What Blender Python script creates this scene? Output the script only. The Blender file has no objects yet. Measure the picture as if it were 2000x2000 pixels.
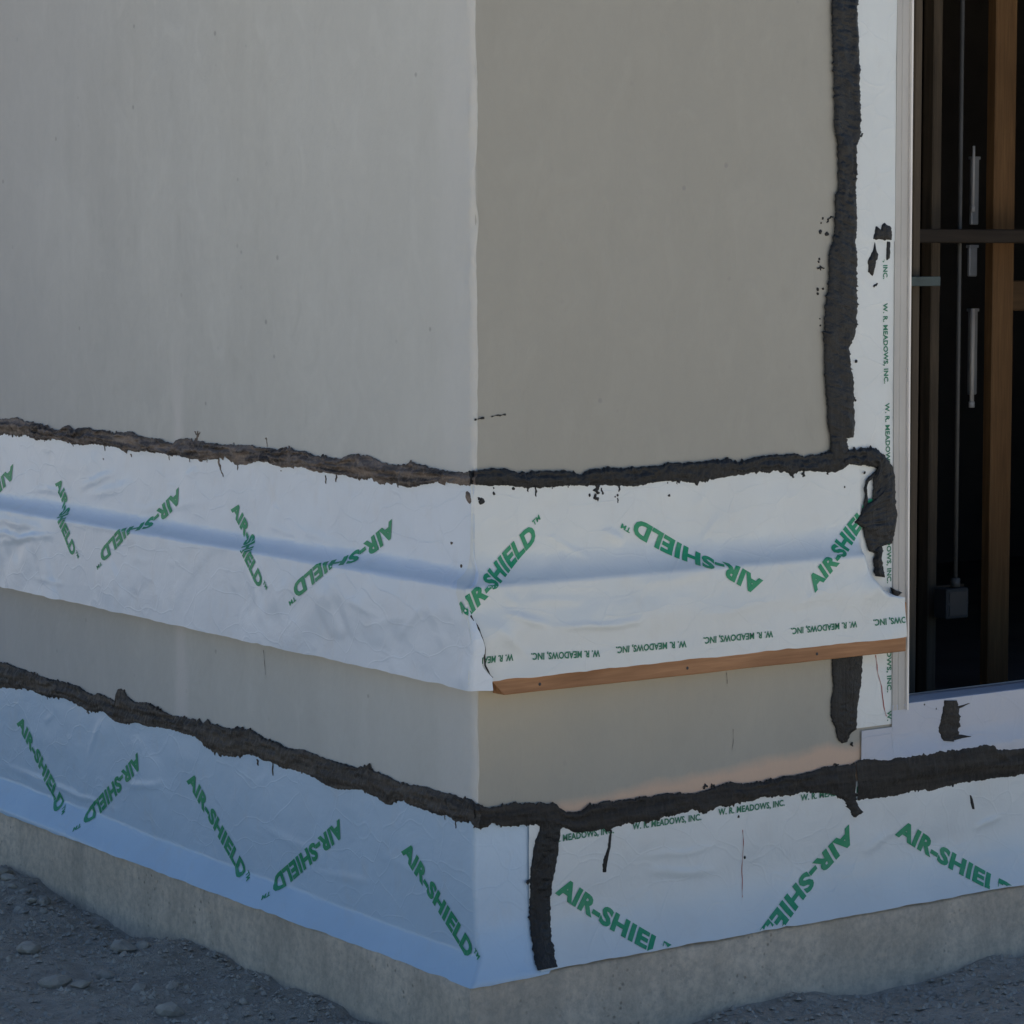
import bpy, bmesh, math, random
import numpy as np
from mathutils import Matrix, Vector

# ------------------------------------------------------------------ camera, sky, sun, exposure
scene = bpy.context.scene
COL = scene.collection
cam_data = bpy.data.cameras.new('camera')
cam_data.lens = 98.984
cam_data.sensor_width = 36.0
cam_data.clip_start = 0.05
cam_data.clip_end = 3000
cam = bpy.data.objects.new('camera', cam_data)
COL.objects.link(cam)
_r = (0.819022, -0.573759, -0.002103)
_u = (0.053867, 0.073242, 0.995858)
_b = (-0.571228, -0.815743, 0.090894)
cam.matrix_world = Matrix(((_r[0], _u[0], _b[0], -2.89262), (_r[1], _u[1], _b[1], -4.25291),
                           (_r[2], _u[2], _b[2], 1.48), (0, 0, 0, 1)))
scene.camera = cam

SUN_EL = math.radians(54)
SUN_AZ = math.radians(68)          # from +Y towards +X: behind the building
world = bpy.data.worlds.new('World')
scene.world = world
world.use_nodes = True
wn = world.node_tree
bg = wn.nodes['Background']
sky = wn.nodes.new('ShaderNodeTexSky')
sky.sky_type = 'NISHITA'
sky.sun_disc = False
sky.sun_elevation = SUN_EL
sky.sun_rotation = SUN_AZ
sky.altitude = 1200
sky.dust_density = 0.2
sky.ozone_density = 4.5
wn.links.new(sky.outputs[0], bg.inputs[0])
bg.inputs[1].default_value = 0.05
sun_data = bpy.data.lights.new('sun', 'SUN')
sun_data.energy = 5.0
sun_data.angle = math.radians(0.53)
sun_data.color = (1.0, 0.94, 0.85)
sun = bpy.data.objects.new('sun', sun_data)
COL.objects.link(sun)
_sd = Vector((math.sin(SUN_AZ) * math.cos(SUN_EL), math.cos(SUN_AZ) * math.cos(SUN_EL), math.sin(SUN_EL)))
sun.rotation_euler = _sd.to_track_quat('Z', 'Y').to_euler()
sun.location = (4, 4, 9)
vs = scene.view_settings
vs.view_transform = 'Standard'
vs.look = 'None'
vs.exposure = 1.34
vs.gamma = 1.0
vs.use_curve_mapping = False
scene.cycles.max_bounces = 4
scene.cycles.diffuse_bounces = 3

# ------------------------------------------------------------------ traced outlines, metres on the two wall faces
DATA = {
'bead_ul': ([(2.4001,1.0876),(2.0352,1.0865),(1.9826,1.0906),(1.9379,1.0958),(1.9016,1.088),(1.8221,1.0871),(1.7586,1.0761),(1.7165,1.0751),(1.6814,1.0861),(1.6605,1.0901),(1.6335,1.0807),(1.5992,1.087),(1.5519,1.0908),(1.5388,1.0854),(1.4726,1.0872),(1.427,1.0835),(1.3817,1.0888),(1.3434,1.0907),(1.3121,1.0835),(1.2497,1.0808),(1.2128,1.0813),(1.1703,1.0749),(1.1521,1.0744),(1.1338,1.0854),(1.086,1.0893),(1.0507,1.0855),(1.0099,1.0849),(0.9638,1.0831),(0.8956,1.0854),(0.8231,1.0907),(0.7946,1.0867),(0.7403,1.0883),(0.687,1.0845),(0.6604,1.0927),(0.6343,1.0874),(0.5927,1.0898),(0.562,1.0822),(0.5213,1.0819),(0.4911,1.0823),(0.4612,1.0814),(0.4215,1.0928),(0.3824,1.0937),(0.3439,1.0921),(0.3106,1.0838),(0.2681,1.0812),(0.2308,1.0835),(0.2122,1.0896),(0.1801,1.089),(0.1394,1.0839),(0.0946,1.0817),(0.0593,1.0802),(0.0286,1.0821),(-0.006,1.0867)],[(2.402,1.0487),(2.0368,1.0495),(1.9693,1.0545),(1.9326,1.0485),(1.8956,1.0567),(1.8307,1.0522),(1.7809,1.0485),(1.7383,1.0554),(1.6757,1.054),(1.6278,1.0489),(1.5803,1.0484),(1.5265,1.0543),(1.4606,1.0534),(1.4086,1.0532),(1.3702,1.0479),(1.3131,1.0482),(1.2629,1.0539),(1.2136,1.0523),(1.1589,1.0496),(1.1228,1.0502),(1.0812,1.0469),(1.005,1.0485),(0.953,1.0543),(0.9131,1.0594),(0.8684,1.0481),(0.8295,1.0477),(0.7953,1.0566),(0.7625,1.0612),(0.7194,1.0583),(0.677,1.0514),(0.6348,1.0566),(0.5984,1.0561),(0.5625,1.0504),(0.5218,1.0529),(0.4816,1.0501),(0.4418,1.0513),(0.4025,1.0473),(0.3733,1.0492),(0.3444,1.051),(0.3158,1.0426),(0.2874,1.0432),(0.2591,1.0463),(0.2358,1.0453),(0.2127,1.0418),(0.1851,1.0448),(0.1623,1.0513),(0.1396,1.0553),(0.1037,1.0601),(0.0682,1.0587),(0.0331,1.0586),(-0.0059,1.0611)]),
'bead_ur': ([(-0.0021,1.086),(0.0297,1.0882),(0.0475,1.0898),(0.0742,1.0862),(0.0952,1.0803),(0.1132,1.077),(0.1313,1.0799),(0.1555,1.08),(0.186,1.0786),(0.2105,1.0775),(0.2321,1.0715),(0.2429,1.0685),(0.2507,1.0744),(0.2724,1.0772),(0.3037,1.0808),(0.3351,1.0769),(0.3732,1.0764),(0.4051,1.0775),(0.4373,1.0787),(0.4502,1.0819),(0.4859,1.0803),(0.5075,1.0794),(0.547,1.0815),(0.5801,1.0827),(0.6034,1.0817),(0.6236,1.0756),(0.6471,1.0798),(0.6877,1.0846),(0.7218,1.0857),(0.763,1.0853),(0.7943,1.08),(0.8291,1.0839),(0.8571,1.0867),(0.9102,1.0885)],[(-0.0022,1.0629),(0.0149,1.0584),(0.0414,1.0571),(0.0652,1.0572),(0.0891,1.0535),(0.1071,1.0502),(0.1312,1.049),(0.1616,1.0488),(0.186,1.0488),(0.2167,1.0486),(0.2414,1.0486),(0.26,1.0464),(0.2787,1.0455),(0.31,1.0453),(0.3415,1.0425),(0.3828,1.0405),(0.4052,1.0457),(0.4374,1.0467),(0.4698,1.0452),(0.4959,1.0414),(0.5077,1.0408),(0.5406,1.0405),(0.5737,1.0467),(0.607,1.049),(0.6406,1.0501),(0.6675,1.0541),(0.6947,1.0528),(0.7221,1.0529),(0.7496,1.0477),(0.7634,1.0417),(0.7772,1.0504),(0.812,1.0488),(0.847,1.0458),(0.8752,1.0432),(0.8964,1.0489),(0.9105,1.0577)]),
'bead_jv': ([(0.8757,2.2804),(0.8551,1.9605),(0.8615,1.8606),(0.8657,1.7294),(0.8739,1.6931),(0.876,1.6461),(0.878,1.6154),(0.8687,1.5941),(0.8692,1.5516),(0.8665,1.5137),(0.8542,1.483),(0.8532,1.4333),(0.8489,1.3907),(0.8459,1.3751),(0.8418,1.3158),(0.844,1.2564),(0.8477,1.2086),(0.8528,1.1727),(0.8531,1.1416),(0.8613,1.1173),(0.8616,1.0886),(0.8618,1.067)],[(0.9349,2.2851),(0.9226,1.9637),(0.9292,1.8631),(0.9337,1.731),(0.9307,1.7108),(0.923,1.6941),(0.9251,1.6468),(0.9224,1.6088),(0.9263,1.5519),(0.9252,1.5114),(0.9221,1.5043),(0.9271,1.4853),(0.9296,1.4089),(0.9289,1.3898),(0.9288,1.3382),(0.9228,1.312),(0.9102,1.2931),(0.9138,1.2547),(0.9205,1.2305),(0.9226,1.1944),(0.9212,1.1704),(0.9264,1.1438),(0.9235,1.1125),(0.9027,1.1109),(0.911,1.0889),(0.9097,1.0649)]),
'bead_hook': ([(0.8924,1.0894),(0.9066,1.0888),(0.9316,1.0878),(0.9422,1.0927),(0.9602,1.0893),(0.9854,1.0856),(1.0,1.0769),(1.0184,1.0626),(1.0295,1.0486),(1.0352,1.0293),(1.0374,1.0021),(1.0378,0.9749),(1.0436,0.9501),(1.0403,0.9285),(1.0351,0.907),(1.028,0.891),(1.0025,0.8885),(1.001,0.8682),(1.0031,0.8463),(1.0052,0.8231)],[(0.8976,1.0544),(0.9118,1.0591),(0.9365,1.0553),(0.9575,1.0531),(0.9719,1.0511),(0.9864,1.0478),(0.9811,1.0372),(0.9758,1.0267),(0.9779,1.005),(0.9746,0.9808),(0.9556,0.9751),(0.9481,0.9633),(0.9385,0.9503),(0.9266,0.9402),(0.9484,0.9282),(0.9594,0.8979),(0.9669,0.8785),(0.9814,0.8735),(0.9817,0.8477),(0.982,0.8273)]),
'bead_hook_in': ([(0.9864,1.0451),(0.9686,1.0324),(0.9579,1.0248),(0.951,1.009),(0.9546,0.9953),(0.9514,0.9739),(0.9413,0.9529),(0.9309,0.94)],[(0.9865,1.0369),(0.974,1.0267),(0.9633,1.0205),(0.9581,1.0086),(0.96,0.9951),(0.9621,0.9734),(0.9606,0.9518),(0.9626,0.9355)]),
'bead_ll': ([(2.4303,0.4906),(2.0614,0.4878),(2.0217,0.4941),(1.975,0.4895),(1.9134,0.4885),(1.8529,0.4825),(1.793,0.4832),(1.7339,0.4839),(1.683,0.4837),(1.6255,0.4844),(1.5973,0.4766),(1.5482,0.4732),(1.5339,0.4814),(1.4993,0.4795),(1.4582,0.4752),(1.4378,0.4747),(1.4336,0.4973),(1.403,0.5043),(1.3898,0.4935),(1.3501,0.4829),(1.297,0.4898),(1.2644,0.4879),(1.2194,0.4815),(1.1684,0.476),(1.1242,0.4789),(1.0682,0.4819),(1.0314,0.4794),(1.0128,0.4909),(1.0008,0.4835),(0.9647,0.481),(0.911,0.484),(0.8521,0.4921),(0.8231,0.4931),(0.807,0.4895),(0.7728,0.4827),(0.7219,0.4827),(0.683,0.4753),(0.6388,0.4788),(0.606,0.4821),(0.5682,0.4777),(0.5308,0.4762),(0.4991,0.4753),(0.4572,0.4759),(0.4056,0.4753),(0.3748,0.484),(0.3596,0.4903),(0.3546,0.4788),(0.3145,0.4767),(0.2798,0.4738),(0.2455,0.4683),(0.2017,0.4724),(0.1586,0.4751),(0.116,0.4738),(0.0694,0.4746),(0.0371,0.4744),(0.0052,0.4743),(-0.0138,0.467)],[(2.4336,0.4242),(2.0641,0.4261),(2.0165,0.4321),(1.9617,0.4373),(1.9152,0.4448),(1.8696,0.4422),(1.8245,0.4396),(1.7724,0.4397),(1.706,0.4482),(1.6556,0.4433),(1.6128,0.4392),(1.5777,0.4325),(1.5425,0.4356),(1.5005,0.4427),(1.4664,0.433),(1.4325,0.4265),(1.3784,0.4307),(1.3381,0.4393),(1.2855,0.4371),(1.2204,0.4445),(1.1693,0.4454),(1.1064,0.445),(1.0568,0.4444),(1.0264,0.4351),(0.9902,0.4239),(0.9541,0.4202),(0.9005,0.425),(0.8651,0.4317),(0.8416,0.4409),(0.8081,0.44),(0.7737,0.4377),(0.7397,0.4384),(0.6949,0.4321),(0.6451,0.4353),(0.6014,0.4334),(0.5583,0.4314),(0.5317,0.4243),(0.4999,0.4208),(0.4527,0.424),(0.3959,0.4342),(0.3654,0.4307),(0.3251,0.4289),(0.3002,0.4193),(0.2754,0.4233),(0.2507,0.438),(0.2118,0.4335),(0.1637,0.4305),(0.1164,0.429),(0.0836,0.433),(0.0558,0.4271),(0.0145,0.4326),(-0.0036,0.4343),(-0.0135,0.4256)]),
'bead_lr': ([(0.0042,0.4697),(0.0127,0.4637),(0.0309,0.4578),(0.0523,0.4579),(0.0708,0.4608),(0.0831,0.462),(0.114,0.4559),(0.1577,0.4522),(0.1797,0.4497),(0.1891,0.4395),(0.2049,0.4299),(0.2239,0.4264),(0.2431,0.4294),(0.2655,0.4359),(0.3041,0.438),(0.3431,0.4389),(0.3824,0.437),(0.4154,0.4373),(0.4486,0.4389),(0.4821,0.4338),(0.5226,0.4305),(0.5429,0.4336),(0.5702,0.4373),(0.6072,0.4435),(0.6398,0.4351),(0.6808,0.4354),(0.7221,0.4373),(0.7722,0.4383),(0.8142,0.4402),(0.8566,0.4454),(0.8823,0.4459),(0.921,0.4434),(0.9331,0.4471)],[(0.0041,0.424),(0.0095,0.4216),(0.0186,0.421),(0.0339,0.4281),(0.0584,0.4214),(0.0768,0.4179),(0.1015,0.4175),(0.1326,0.4138),(0.1513,0.4077),(0.1891,0.4032),(0.2081,0.3958),(0.2303,0.3866),(0.2527,0.3852),(0.2784,0.3873),(0.3107,0.3861),(0.3432,0.3901),(0.3759,0.3902),(0.4089,0.3876),(0.4488,0.3936),(0.4823,0.395),(0.5092,0.3999),(0.5363,0.3887),(0.5499,0.3911),(0.5752,0.3978),(0.5994,0.395),(0.6319,0.4009),(0.6646,0.3987),(0.681,0.4049),(0.7224,0.4018),(0.7683,0.3982),(0.7893,0.4024),(0.8231,0.3969),(0.8572,0.3915),(0.883,0.3853),(0.9046,0.3747),(0.934,0.368)]),
'drop_lr': ([(0.8851,0.39),(0.9046,0.3747),(0.9134,0.3605),(0.9222,0.3463),(0.931,0.3348)],[(0.9391,0.3839),(0.9357,0.3744),(0.9437,0.357),(0.957,0.3423),(0.9362,0.3341)]),
'bead_seam': ([(0.1435,0.4216),(0.1419,0.4011),(0.1341,0.384),(0.1294,0.3665),(0.1247,0.349),(0.12,0.329),(0.1215,0.3081),(0.1199,0.2799),(0.1167,0.226),(0.1134,0.1746),(0.1121,0.1437),(0.1102,0.1232)],[(0.1907,0.416),(0.1891,0.3825),(0.1843,0.3519),(0.1795,0.3265),(0.1716,0.3016),(0.1669,0.2736),(0.1637,0.2324),(0.1589,0.168),(0.1579,0.1369),(0.1572,0.1161)]),
'bead_sill': ([(0.9374,0.4483),(0.9687,0.4516),(1.0214,0.4427),(1.0345,0.448),(1.0745,0.4454),(1.1282,0.4448),(1.1733,0.4469),(1.219,0.4455),(1.2603,0.4463),(1.2927,0.4481),(1.3207,0.4436),(1.3255,0.4362),(1.3584,0.4311),(1.3915,0.4294),(1.4209,0.4299),(1.5257,0.4295),(1.6485,0.4311)],[(0.9401,0.3706),(0.9785,0.3679),(1.018,0.3668),(1.0623,0.3668),(1.1068,0.3718),(1.1429,0.3661),(1.1837,0.37),(1.2339,0.3729),(1.2848,0.3724),(1.3408,0.3731),(1.3832,0.3702),(1.4221,0.3729),(1.527,0.3737),(1.6499,0.3729)]),
'bead_jl': ([(0.8713,0.6717),(0.8739,0.6293),(0.8762,0.6096),(0.8714,0.5807),(0.8726,0.5481),(0.8836,0.5209),(0.8903,0.4974),(0.9011,0.4898)],[(0.9551,0.6696),(0.9536,0.619),(0.9474,0.59),(0.9434,0.5609),(0.9394,0.5351),(0.9396,0.5154),(0.9246,0.507),(0.9162,0.4915)]),
'smear_sill': ([(1.183,0.5524),(1.1788,0.532),(1.1723,0.5125),(1.1659,0.4896),(1.1753,0.4685)],[(1.2172,0.5492),(1.2244,0.531),(1.2249,0.5006),(1.223,0.4772),(1.2049,0.4638)]),
'smear_spur': ([(1.2129,0.5355),(1.2266,0.5369),(1.2541,0.5401)],[(1.213,0.5254),(1.2267,0.5308),(1.255,0.539)]),
'smear_spur2': ([(1.2092,0.4803),(1.2322,0.4756),(1.2553,0.4699)],[(1.2095,0.4651),(1.2323,0.4678),(1.2562,0.4685)]),
'drip_br': ([(0.3084,0.3837),(0.3026,0.3529),(0.2929,0.3278),(0.2897,0.3032)],[(0.3116,0.3833),(0.3091,0.3495),(0.3026,0.3239),(0.2984,0.3021)]),
'smear_br': ([(1.2566,0.3442),(1.2591,0.331),(1.265,0.3133)],[(1.2612,0.3426),(1.2694,0.3264),(1.2719,0.3118)]),
'blot_top': [(0.9717,1.5103),(0.9778,1.5378),(0.9844,1.5211),(0.9909,1.5235),(0.9955,1.5415),(1.0035,1.5427),(1.0215,1.5332),(1.0219,1.508),(0.9975,1.508)],
'blot_mid': [(0.9766,1.5044),(0.98,1.4924),(0.9866,1.4792),(0.9788,1.4565),(0.9726,1.4361),(0.9596,1.4446),(0.9593,1.4685),(0.972,1.4852)],
'blot_side': [(1.0105,1.5068),(1.0187,1.5044),(1.0175,1.4707),(1.0094,1.4684),(1.0076,1.4852)],
'blot_tri': [(1.0229,0.8025),(1.0411,0.7951),(1.0584,0.7877),(1.0462,0.7837),(1.0364,0.7777),(1.0296,0.7885)],
'drips_L': [(1.4737,1.0527,1.4721,1.0408,0.0027),(1.4812,1.0243,1.48,1.0202,0.0027),(1.3481,1.0418,1.342,1.0347,0.0036),(1.0443,1.1071,1.0496,1.0842,0.0036),(1.059,1.1064,1.0475,1.097,0.0022),(1.0355,1.1061,1.0458,1.0943,0.0022),(0.9473,1.0546,0.9365,1.0301,0.0054),(0.9365,1.0301,0.9271,1.0173,0.0032),(0.8656,1.0483,0.8654,1.0344,0.0027),(0.9962,1.0518,0.9958,1.0428,0.0018),(1.0752,1.0472,1.0743,1.0387,0.0018),(1.168,1.0491,1.1664,1.0379,0.0018),(1.6346,1.0486,1.6335,1.0419,0.0022),(0.8898,1.0912,0.8888,1.0857,0.0018),(1.7844,1.0483,1.7831,1.0453,0.0018),(0.5143,1.046,0.514,1.0291,0.0027),(0.4726,1.0494,0.4768,1.0352,0.0036),(0.2498,1.0456,0.2494,1.0388,0.0027),(0.7562,1.1071,0.754,1.1053,0.0054),(0.7535,1.1053,0.7511,1.0891,0.0014),(0.6893,1.0452,0.6877,1.0434,0.0032),(0.663,1.0966,0.6615,1.0913,0.0036),(0.7967,0.4358,0.7941,0.4217,0.0045),(0.734,0.4407,0.7335,0.4099,0.0032),(0.0939,0.4326,0.093,0.4223,0.0022),(0.0572,0.4269,0.0559,0.4127,0.0027),(0.3546,0.4802,0.3573,0.4702,0.0027),(1.7946,0.4418,1.7935,0.432,0.0018),(1.5848,0.4316,1.5707,0.4292,0.0036),(1.4302,0.4993,1.3997,0.5016,0.0072),(1.3783,0.4322,1.3717,0.4306,0.0036),(0.9541,0.4217,0.9512,0.4176,0.0045)],
'blobs_L': [(0.011,1.0384,0.008),(0.006,1.0321,0.006),(0.0674,0.9477,0.004),(0.032,0.9088,0.003)],
'drips_R': [(0.1358,1.05,0.1366,1.0319,0.0032),(0.1176,1.0497,0.1185,1.0417,0.0027),(0.2771,1.0469,0.2781,1.0292,0.0099),(0.2709,1.0296,0.2803,1.0166,0.0072),(0.2881,1.0413,0.2912,1.0286,0.0027),(0.3314,1.0442,0.3305,1.0311,0.0032),(0.3273,1.0204,0.3277,1.0103,0.0022),(0.4471,1.045,0.4474,1.0412,0.0018),(0.4698,1.0452,0.4702,1.0388,0.0018),(0.0414,1.0571,0.0408,1.051,0.0027),(0.2105,1.0489,0.2108,1.0451,0.0018),(0.1737,1.0482,0.1737,1.0444,0.0018),(0.7565,1.0487,0.7669,1.0384,0.0054),(0.7859,1.0473,0.7947,1.039,0.0063),(0.8541,1.0455,0.8548,1.0396,0.0036),(0.9323,1.7132,0.9434,1.7206,0.0045),(0.866,1.5551,0.8566,1.5515,0.0036),(0.8566,1.5515,0.852,1.542,0.0036),(0.8263,1.4535,0.8467,1.4532,0.0036),(0.835,1.4582,0.8364,1.4476,0.0027),(0.9745,1.4145,0.9857,1.4216,0.0032),(0.9289,1.3372,0.9241,1.3337,0.0045),(0.9242,1.192,0.9291,1.1846,0.0045),(0.1106,0.3083,0.1246,0.3077,0.0063),(0.5412,0.4392,0.5531,0.4419,0.0063),(0.5599,0.4385,0.5702,0.4414,0.0054),(0.8801,0.4478,0.8952,0.4462,0.0045),(0.927,0.4904,0.9292,0.4803,0.0036)],
'dots_R': [(0.26,1.0289,0.003),(0.3273,1.0255,0.003),(0.4504,1.0193,0.003),(0.2912,1.0311,0.0025),(0.0861,1.05,0.003),(0.0414,1.0431,0.003),(0.0133,1.0304,0.006),(0.0074,1.0356,0.004),(0.321,1.0225,0.002),(0.8409,1.5514,0.0025),(0.8363,1.542,0.0018),(0.8349,1.525,0.0035),(0.8522,1.5196,0.0045),(0.8324,1.4712,0.002),(0.8283,1.411,0.0038),(0.8284,1.4027,0.003),(0.8424,1.4109,0.0025),(0.8309,1.4653,0.002),(0.8362,1.3387,0.002),(0.8352,1.3529,0.0015),(0.9297,1.2651,0.003),(0.9007,1.0128,0.0025),(0.9534,1.04,0.0025),(1.1266,0.5486,0.0025),(1.1606,0.5364,0.0025),(0.626,0.3718,0.003),(0.6429,0.2875,0.003)],
'scratch_R': [(0.0006,1.1806),(0.0109,1.181),(0.0227,1.1823),(0.0389,1.1849),(0.0567,1.186),(0.0715,1.1867)],
'crack_R': [(0.5994,0.6613),(0.6003,0.647),(0.6003,0.6391),(0.6171,0.5473),(0.6165,0.522),(0.6141,0.5063)],
'crack_L': [(0.7748,0.667),(0.7707,0.6474),(0.7667,0.6162)],
'red_strip': [(0.9912,0.6635),(0.996,0.6286),(1.0087,0.5946),(1.0145,0.5545),(1.0218,0.534)],
'red_base': [(0.6364,0.3444),(0.6374,0.309),(0.6352,0.2708),(0.6354,0.2451),(0.6299,0.2105)],
'text': {'ul':[(1.97,0.9584,2.3102,0.8033),(1.7121,0.9523,1.5726,0.8121),(1.1337,0.9584,1.4134,0.8136),(0.875,0.9543,0.7145,0.8219),(0.2791,0.9543,0.5569,0.8179)],'bl':[(1.9436,0.3572,1.7246,0.1931),(1.3355,0.3479,1.5734,0.1897),(1.0852,0.3482,0.8656,0.1903),(0.4759,0.3385,0.712,0.1889),(0.2208,0.3437,0.0181,0.1945)],'ur':[(-0.0599,0.8319,0.1224,0.9617),(0.6338,0.835,0.3787,0.9569),(0.7878,0.8322,0.9737,0.9725)],'br':[(0.2009,0.285,0.4283,0.1312),(0.9152,0.2948,0.6377,0.1122),(1.0693,0.2926,1.3356,0.1362)],'ur_s':[(0.0589,0.7416,-0.0941,0.7432),(0.2555,0.7328,0.0977,0.7396),(0.4655,0.7333,0.2929,0.7359),(0.684,0.7351,0.5066,0.7363),(0.9052,0.7377,0.7301,0.7368),(1.138,0.7371,0.9484,0.7371)],'br_s':[(0.1525,0.3807,0.3164,0.3829),(0.36,0.3843,0.5318,0.3827),(0.5744,0.387,0.7467,0.3863),(0.7885,0.3912,0.9728,0.3911)],'st_s':[(1.0035,1.5825,1.0069,1.43),(1.0076,1.3814,1.0125,1.2184),(1.0159,1.1788,1.0209,1.0134),(1.0229,0.9745,1.0265,0.8091),(1.0271,0.7689,1.0296,0.5832),(1.0301,0.5448,1.0324,0.377)]},
}
FOLDS = {
'L': [(1.8699,0.9295,1.6434,0.9308),(1.6017,0.9474,1.4204,0.9982),(1.5617,0.9318,1.3439,0.9764),(2.008,0.8174,1.7312,0.8191),(2.0064,0.8529,1.7162,0.8436),(1.9714,0.7946,1.6606,0.8387),(1.4102,0.914,0.9515,0.96),(1.5731,0.9888,1.5178,1.0344),(1.0965,1.0068,1.0369,1.0219),(1.3171,0.8189,1.0127,0.8253),(1.7915,0.7278,1.515,0.7321),(0.7664,0.9349,0.5147,0.8987),(0.659,0.9377,0.4443,0.9073),(0.4061,0.8142,0.2619,0.8003),(0.3097,0.7722,0.1234,0.8146),(0.1923,0.764,0.1007,0.8319),(0.0334,0.9492,0.0251,0.8739)],
'R': [(0.1607,0.9596,0.2622,0.9135),(0.2903,0.9645,0.3407,0.9313),(0.0343,0.8592,0.0759,0.839),(0.0312,0.8324,0.1422,0.7919),(0.0163,0.8041,0.0997,0.7356),(0.1422,0.7931,0.3601,0.7852),(0.3282,0.8561,0.5323,0.8628),(-0.0365,0.8204,0.0311,0.7956),(0.0819,0.8435,0.2343,0.8375),(0.5132,0.9929,0.5591,1.0369),(0.5267,0.9251,0.576,0.974),(0.4945,0.7827,0.7295,0.802),(0.9227,0.78,0.9939,0.8428),(0.7296,0.7808,0.8336,0.8186)],
'BL': [(1.8122,0.3733,1.7589,0.4069),(1.5887,0.3198,1.5006,0.4411),(1.5474,0.2904,1.3424,0.2995),(1.3895,0.2891,1.2111,0.3197),(2.0724,0.2386,1.6929,0.2127),(1.9934,0.2401,1.4119,0.2223),(0.811,0.2995,0.4811,0.2732),(0.8094,0.3757,0.74,0.4211),(0.6432,0.2301,0.2771,0.2687),(0.3264,0.3143,0.1315,0.3087)],
'BR': [(0.3761,0.3226,0.5757,0.3138),(0.3927,0.2939,0.576,0.265),(0.0369,0.4061,0.1263,0.3901),(0.0154,0.3679,0.0426,0.2902),(0.9537,0.2533,1.0411,0.2925),(1.268,0.272,1.3517,0.2895),(1.132,0.1973,1.4255,0.2012),(0.7825,0.2259,0.9978,0.2245)],
}

# ------------------------------------------------------------------ helpers
rng = random.Random(7)

def _hash(i, j, seed):
    h = (i.astype(np.int64) * 374761393 + j.astype(np.int64) * 668265263 + seed * 1442695040) & 0xffffffff
    h = ((h ^ (h >> 13)) * 1274126177) & 0xffffffff
    h = (h ^ (h >> 16)) & 0xffffffff
    return h / 4294967295.0

def noise2(x, y, seed=0):
    x = np.asarray(x, float); y = np.asarray(y, float)
    x, y = np.broadcast_arrays(x, y)
    i = np.floor(x); j = np.floor(y)
    fx = x - i; fy = y - j
    fx = fx * fx * (3 - 2 * fx); fy = fy * fy * (3 - 2 * fy)
    a = _hash(i, j, seed); b = _hash(i + 1, j, seed); c = _hash(i, j + 1, seed); d = _hash(i + 1, j + 1, seed)
    return ((a * (1 - fx) + b * fx) * (1 - fy) + (c * (1 - fx) + d * fx) * fy) * 2 - 1

def fbm(x, y, seed=0, n=3):
    t = 0; a = 1.0
    for k in range(n):
        t = t + a * noise2(np.asarray(x) * 2 ** k, np.asarray(y) * 2 ** k, seed + 17 * k)
        a *= 0.5
    return t

def link(o, parent=None):
    COL.objects.link(o)
    if parent is not None:
        o.parent = parent
    return o

def tag(o, label, cat, group=None, kind=None):
    if label: o['label'] = label
    if cat: o['category'] = cat
    if group: o['group'] = group
    if kind: o['kind'] = kind
    return o

def thing(name, label, cat, loc=(0, 0, 0), group=None):
    o = bpy.data.objects.new(name, None)
    o.empty_display_size = 0.1
    o.location = loc
    link(o)
    return tag(o, label, cat, group)

def mesh_obj(name, verts, faces, mat, parent=None, smooth=False):
    me = bpy.data.meshes.new(name)
    off = Vector((0, 0, 0)); a = parent
    while a is not None:
        off = off + a.location; a = a.parent
    me.from_pydata([(v[0] - off[0], v[1] - off[1], v[2] - off[2]) for v in verts], [], faces)
    me.validate()
    if smooth:
        me.polygons.foreach_set('use_smooth', [True] * len(me.polygons))
    me.materials.append(mat)
    o = bpy.data.objects.new(name, me)
    return link(o, parent)

def grid_faces(nr, nc):
    f = []
    for i in range(nr - 1):
        for j in range(nc - 1):
            a = i * nc + j
            f.append((a, a + 1, a + nc + 1, a + nc))
    return f

def box_obj(name, x0, x1, y0, y1, z0, z1, mat, parent=None, bevel=0.0, seg=1):
    bm = bmesh.new()
    bmesh.ops.create_cube(bm, size=1)
    for v in bm.verts:
        v.co = Vector(((x0 + x1) / 2 + v.co.x * (x1 - x0), (y0 + y1) / 2 + v.co.y * (y1 - y0), (z0 + z1) / 2 + v.co.z * (z1 - z0)))
    if bevel > 0:
        bmesh.ops.bevel(bm, geom=list(bm.edges), offset=bevel, segments=seg, affect='EDGES', profile=0.6)
    if parent is not None:
        a = parent
        while a is not None:
            bmesh.ops.translate(bm, verts=list(bm.verts), vec=-a.location); a = a.parent
    me = bpy.data.meshes.new(name)
    bm.to_mesh(me); bm.free()
    me.materials.append(mat)
    o = bpy.data.objects.new(name, me)
    return link(o, parent)

def tube_obj(name, pts, r, mat, parent=None, n=12):
    V = []; F = []
    pts = [Vector(p) for p in pts]
    for i, p in enumerate(pts):
        d = (pts[min(i + 1, len(pts) - 1)] - pts[max(i - 1, 0)]).normalized()
        a = d.orthogonal().normalized(); b = d.cross(a)
        for k in range(n):
            t = 2 * math.pi * k / n
            V.append(p + a * math.cos(t) * r + b * math.sin(t) * r)
    for i in range(len(pts) - 1):
        for k in range(n):
            F.append((i * n + k, i * n + (k + 1) % n, (i + 1) * n + (k + 1) % n, (i + 1) * n + k))
    F.append(tuple(range(n))[::-1]); F.append(tuple(range((len(pts) - 1) * n, len(pts) * n)))
    return mesh_obj(name, V, F, mat, parent, True)

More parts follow.
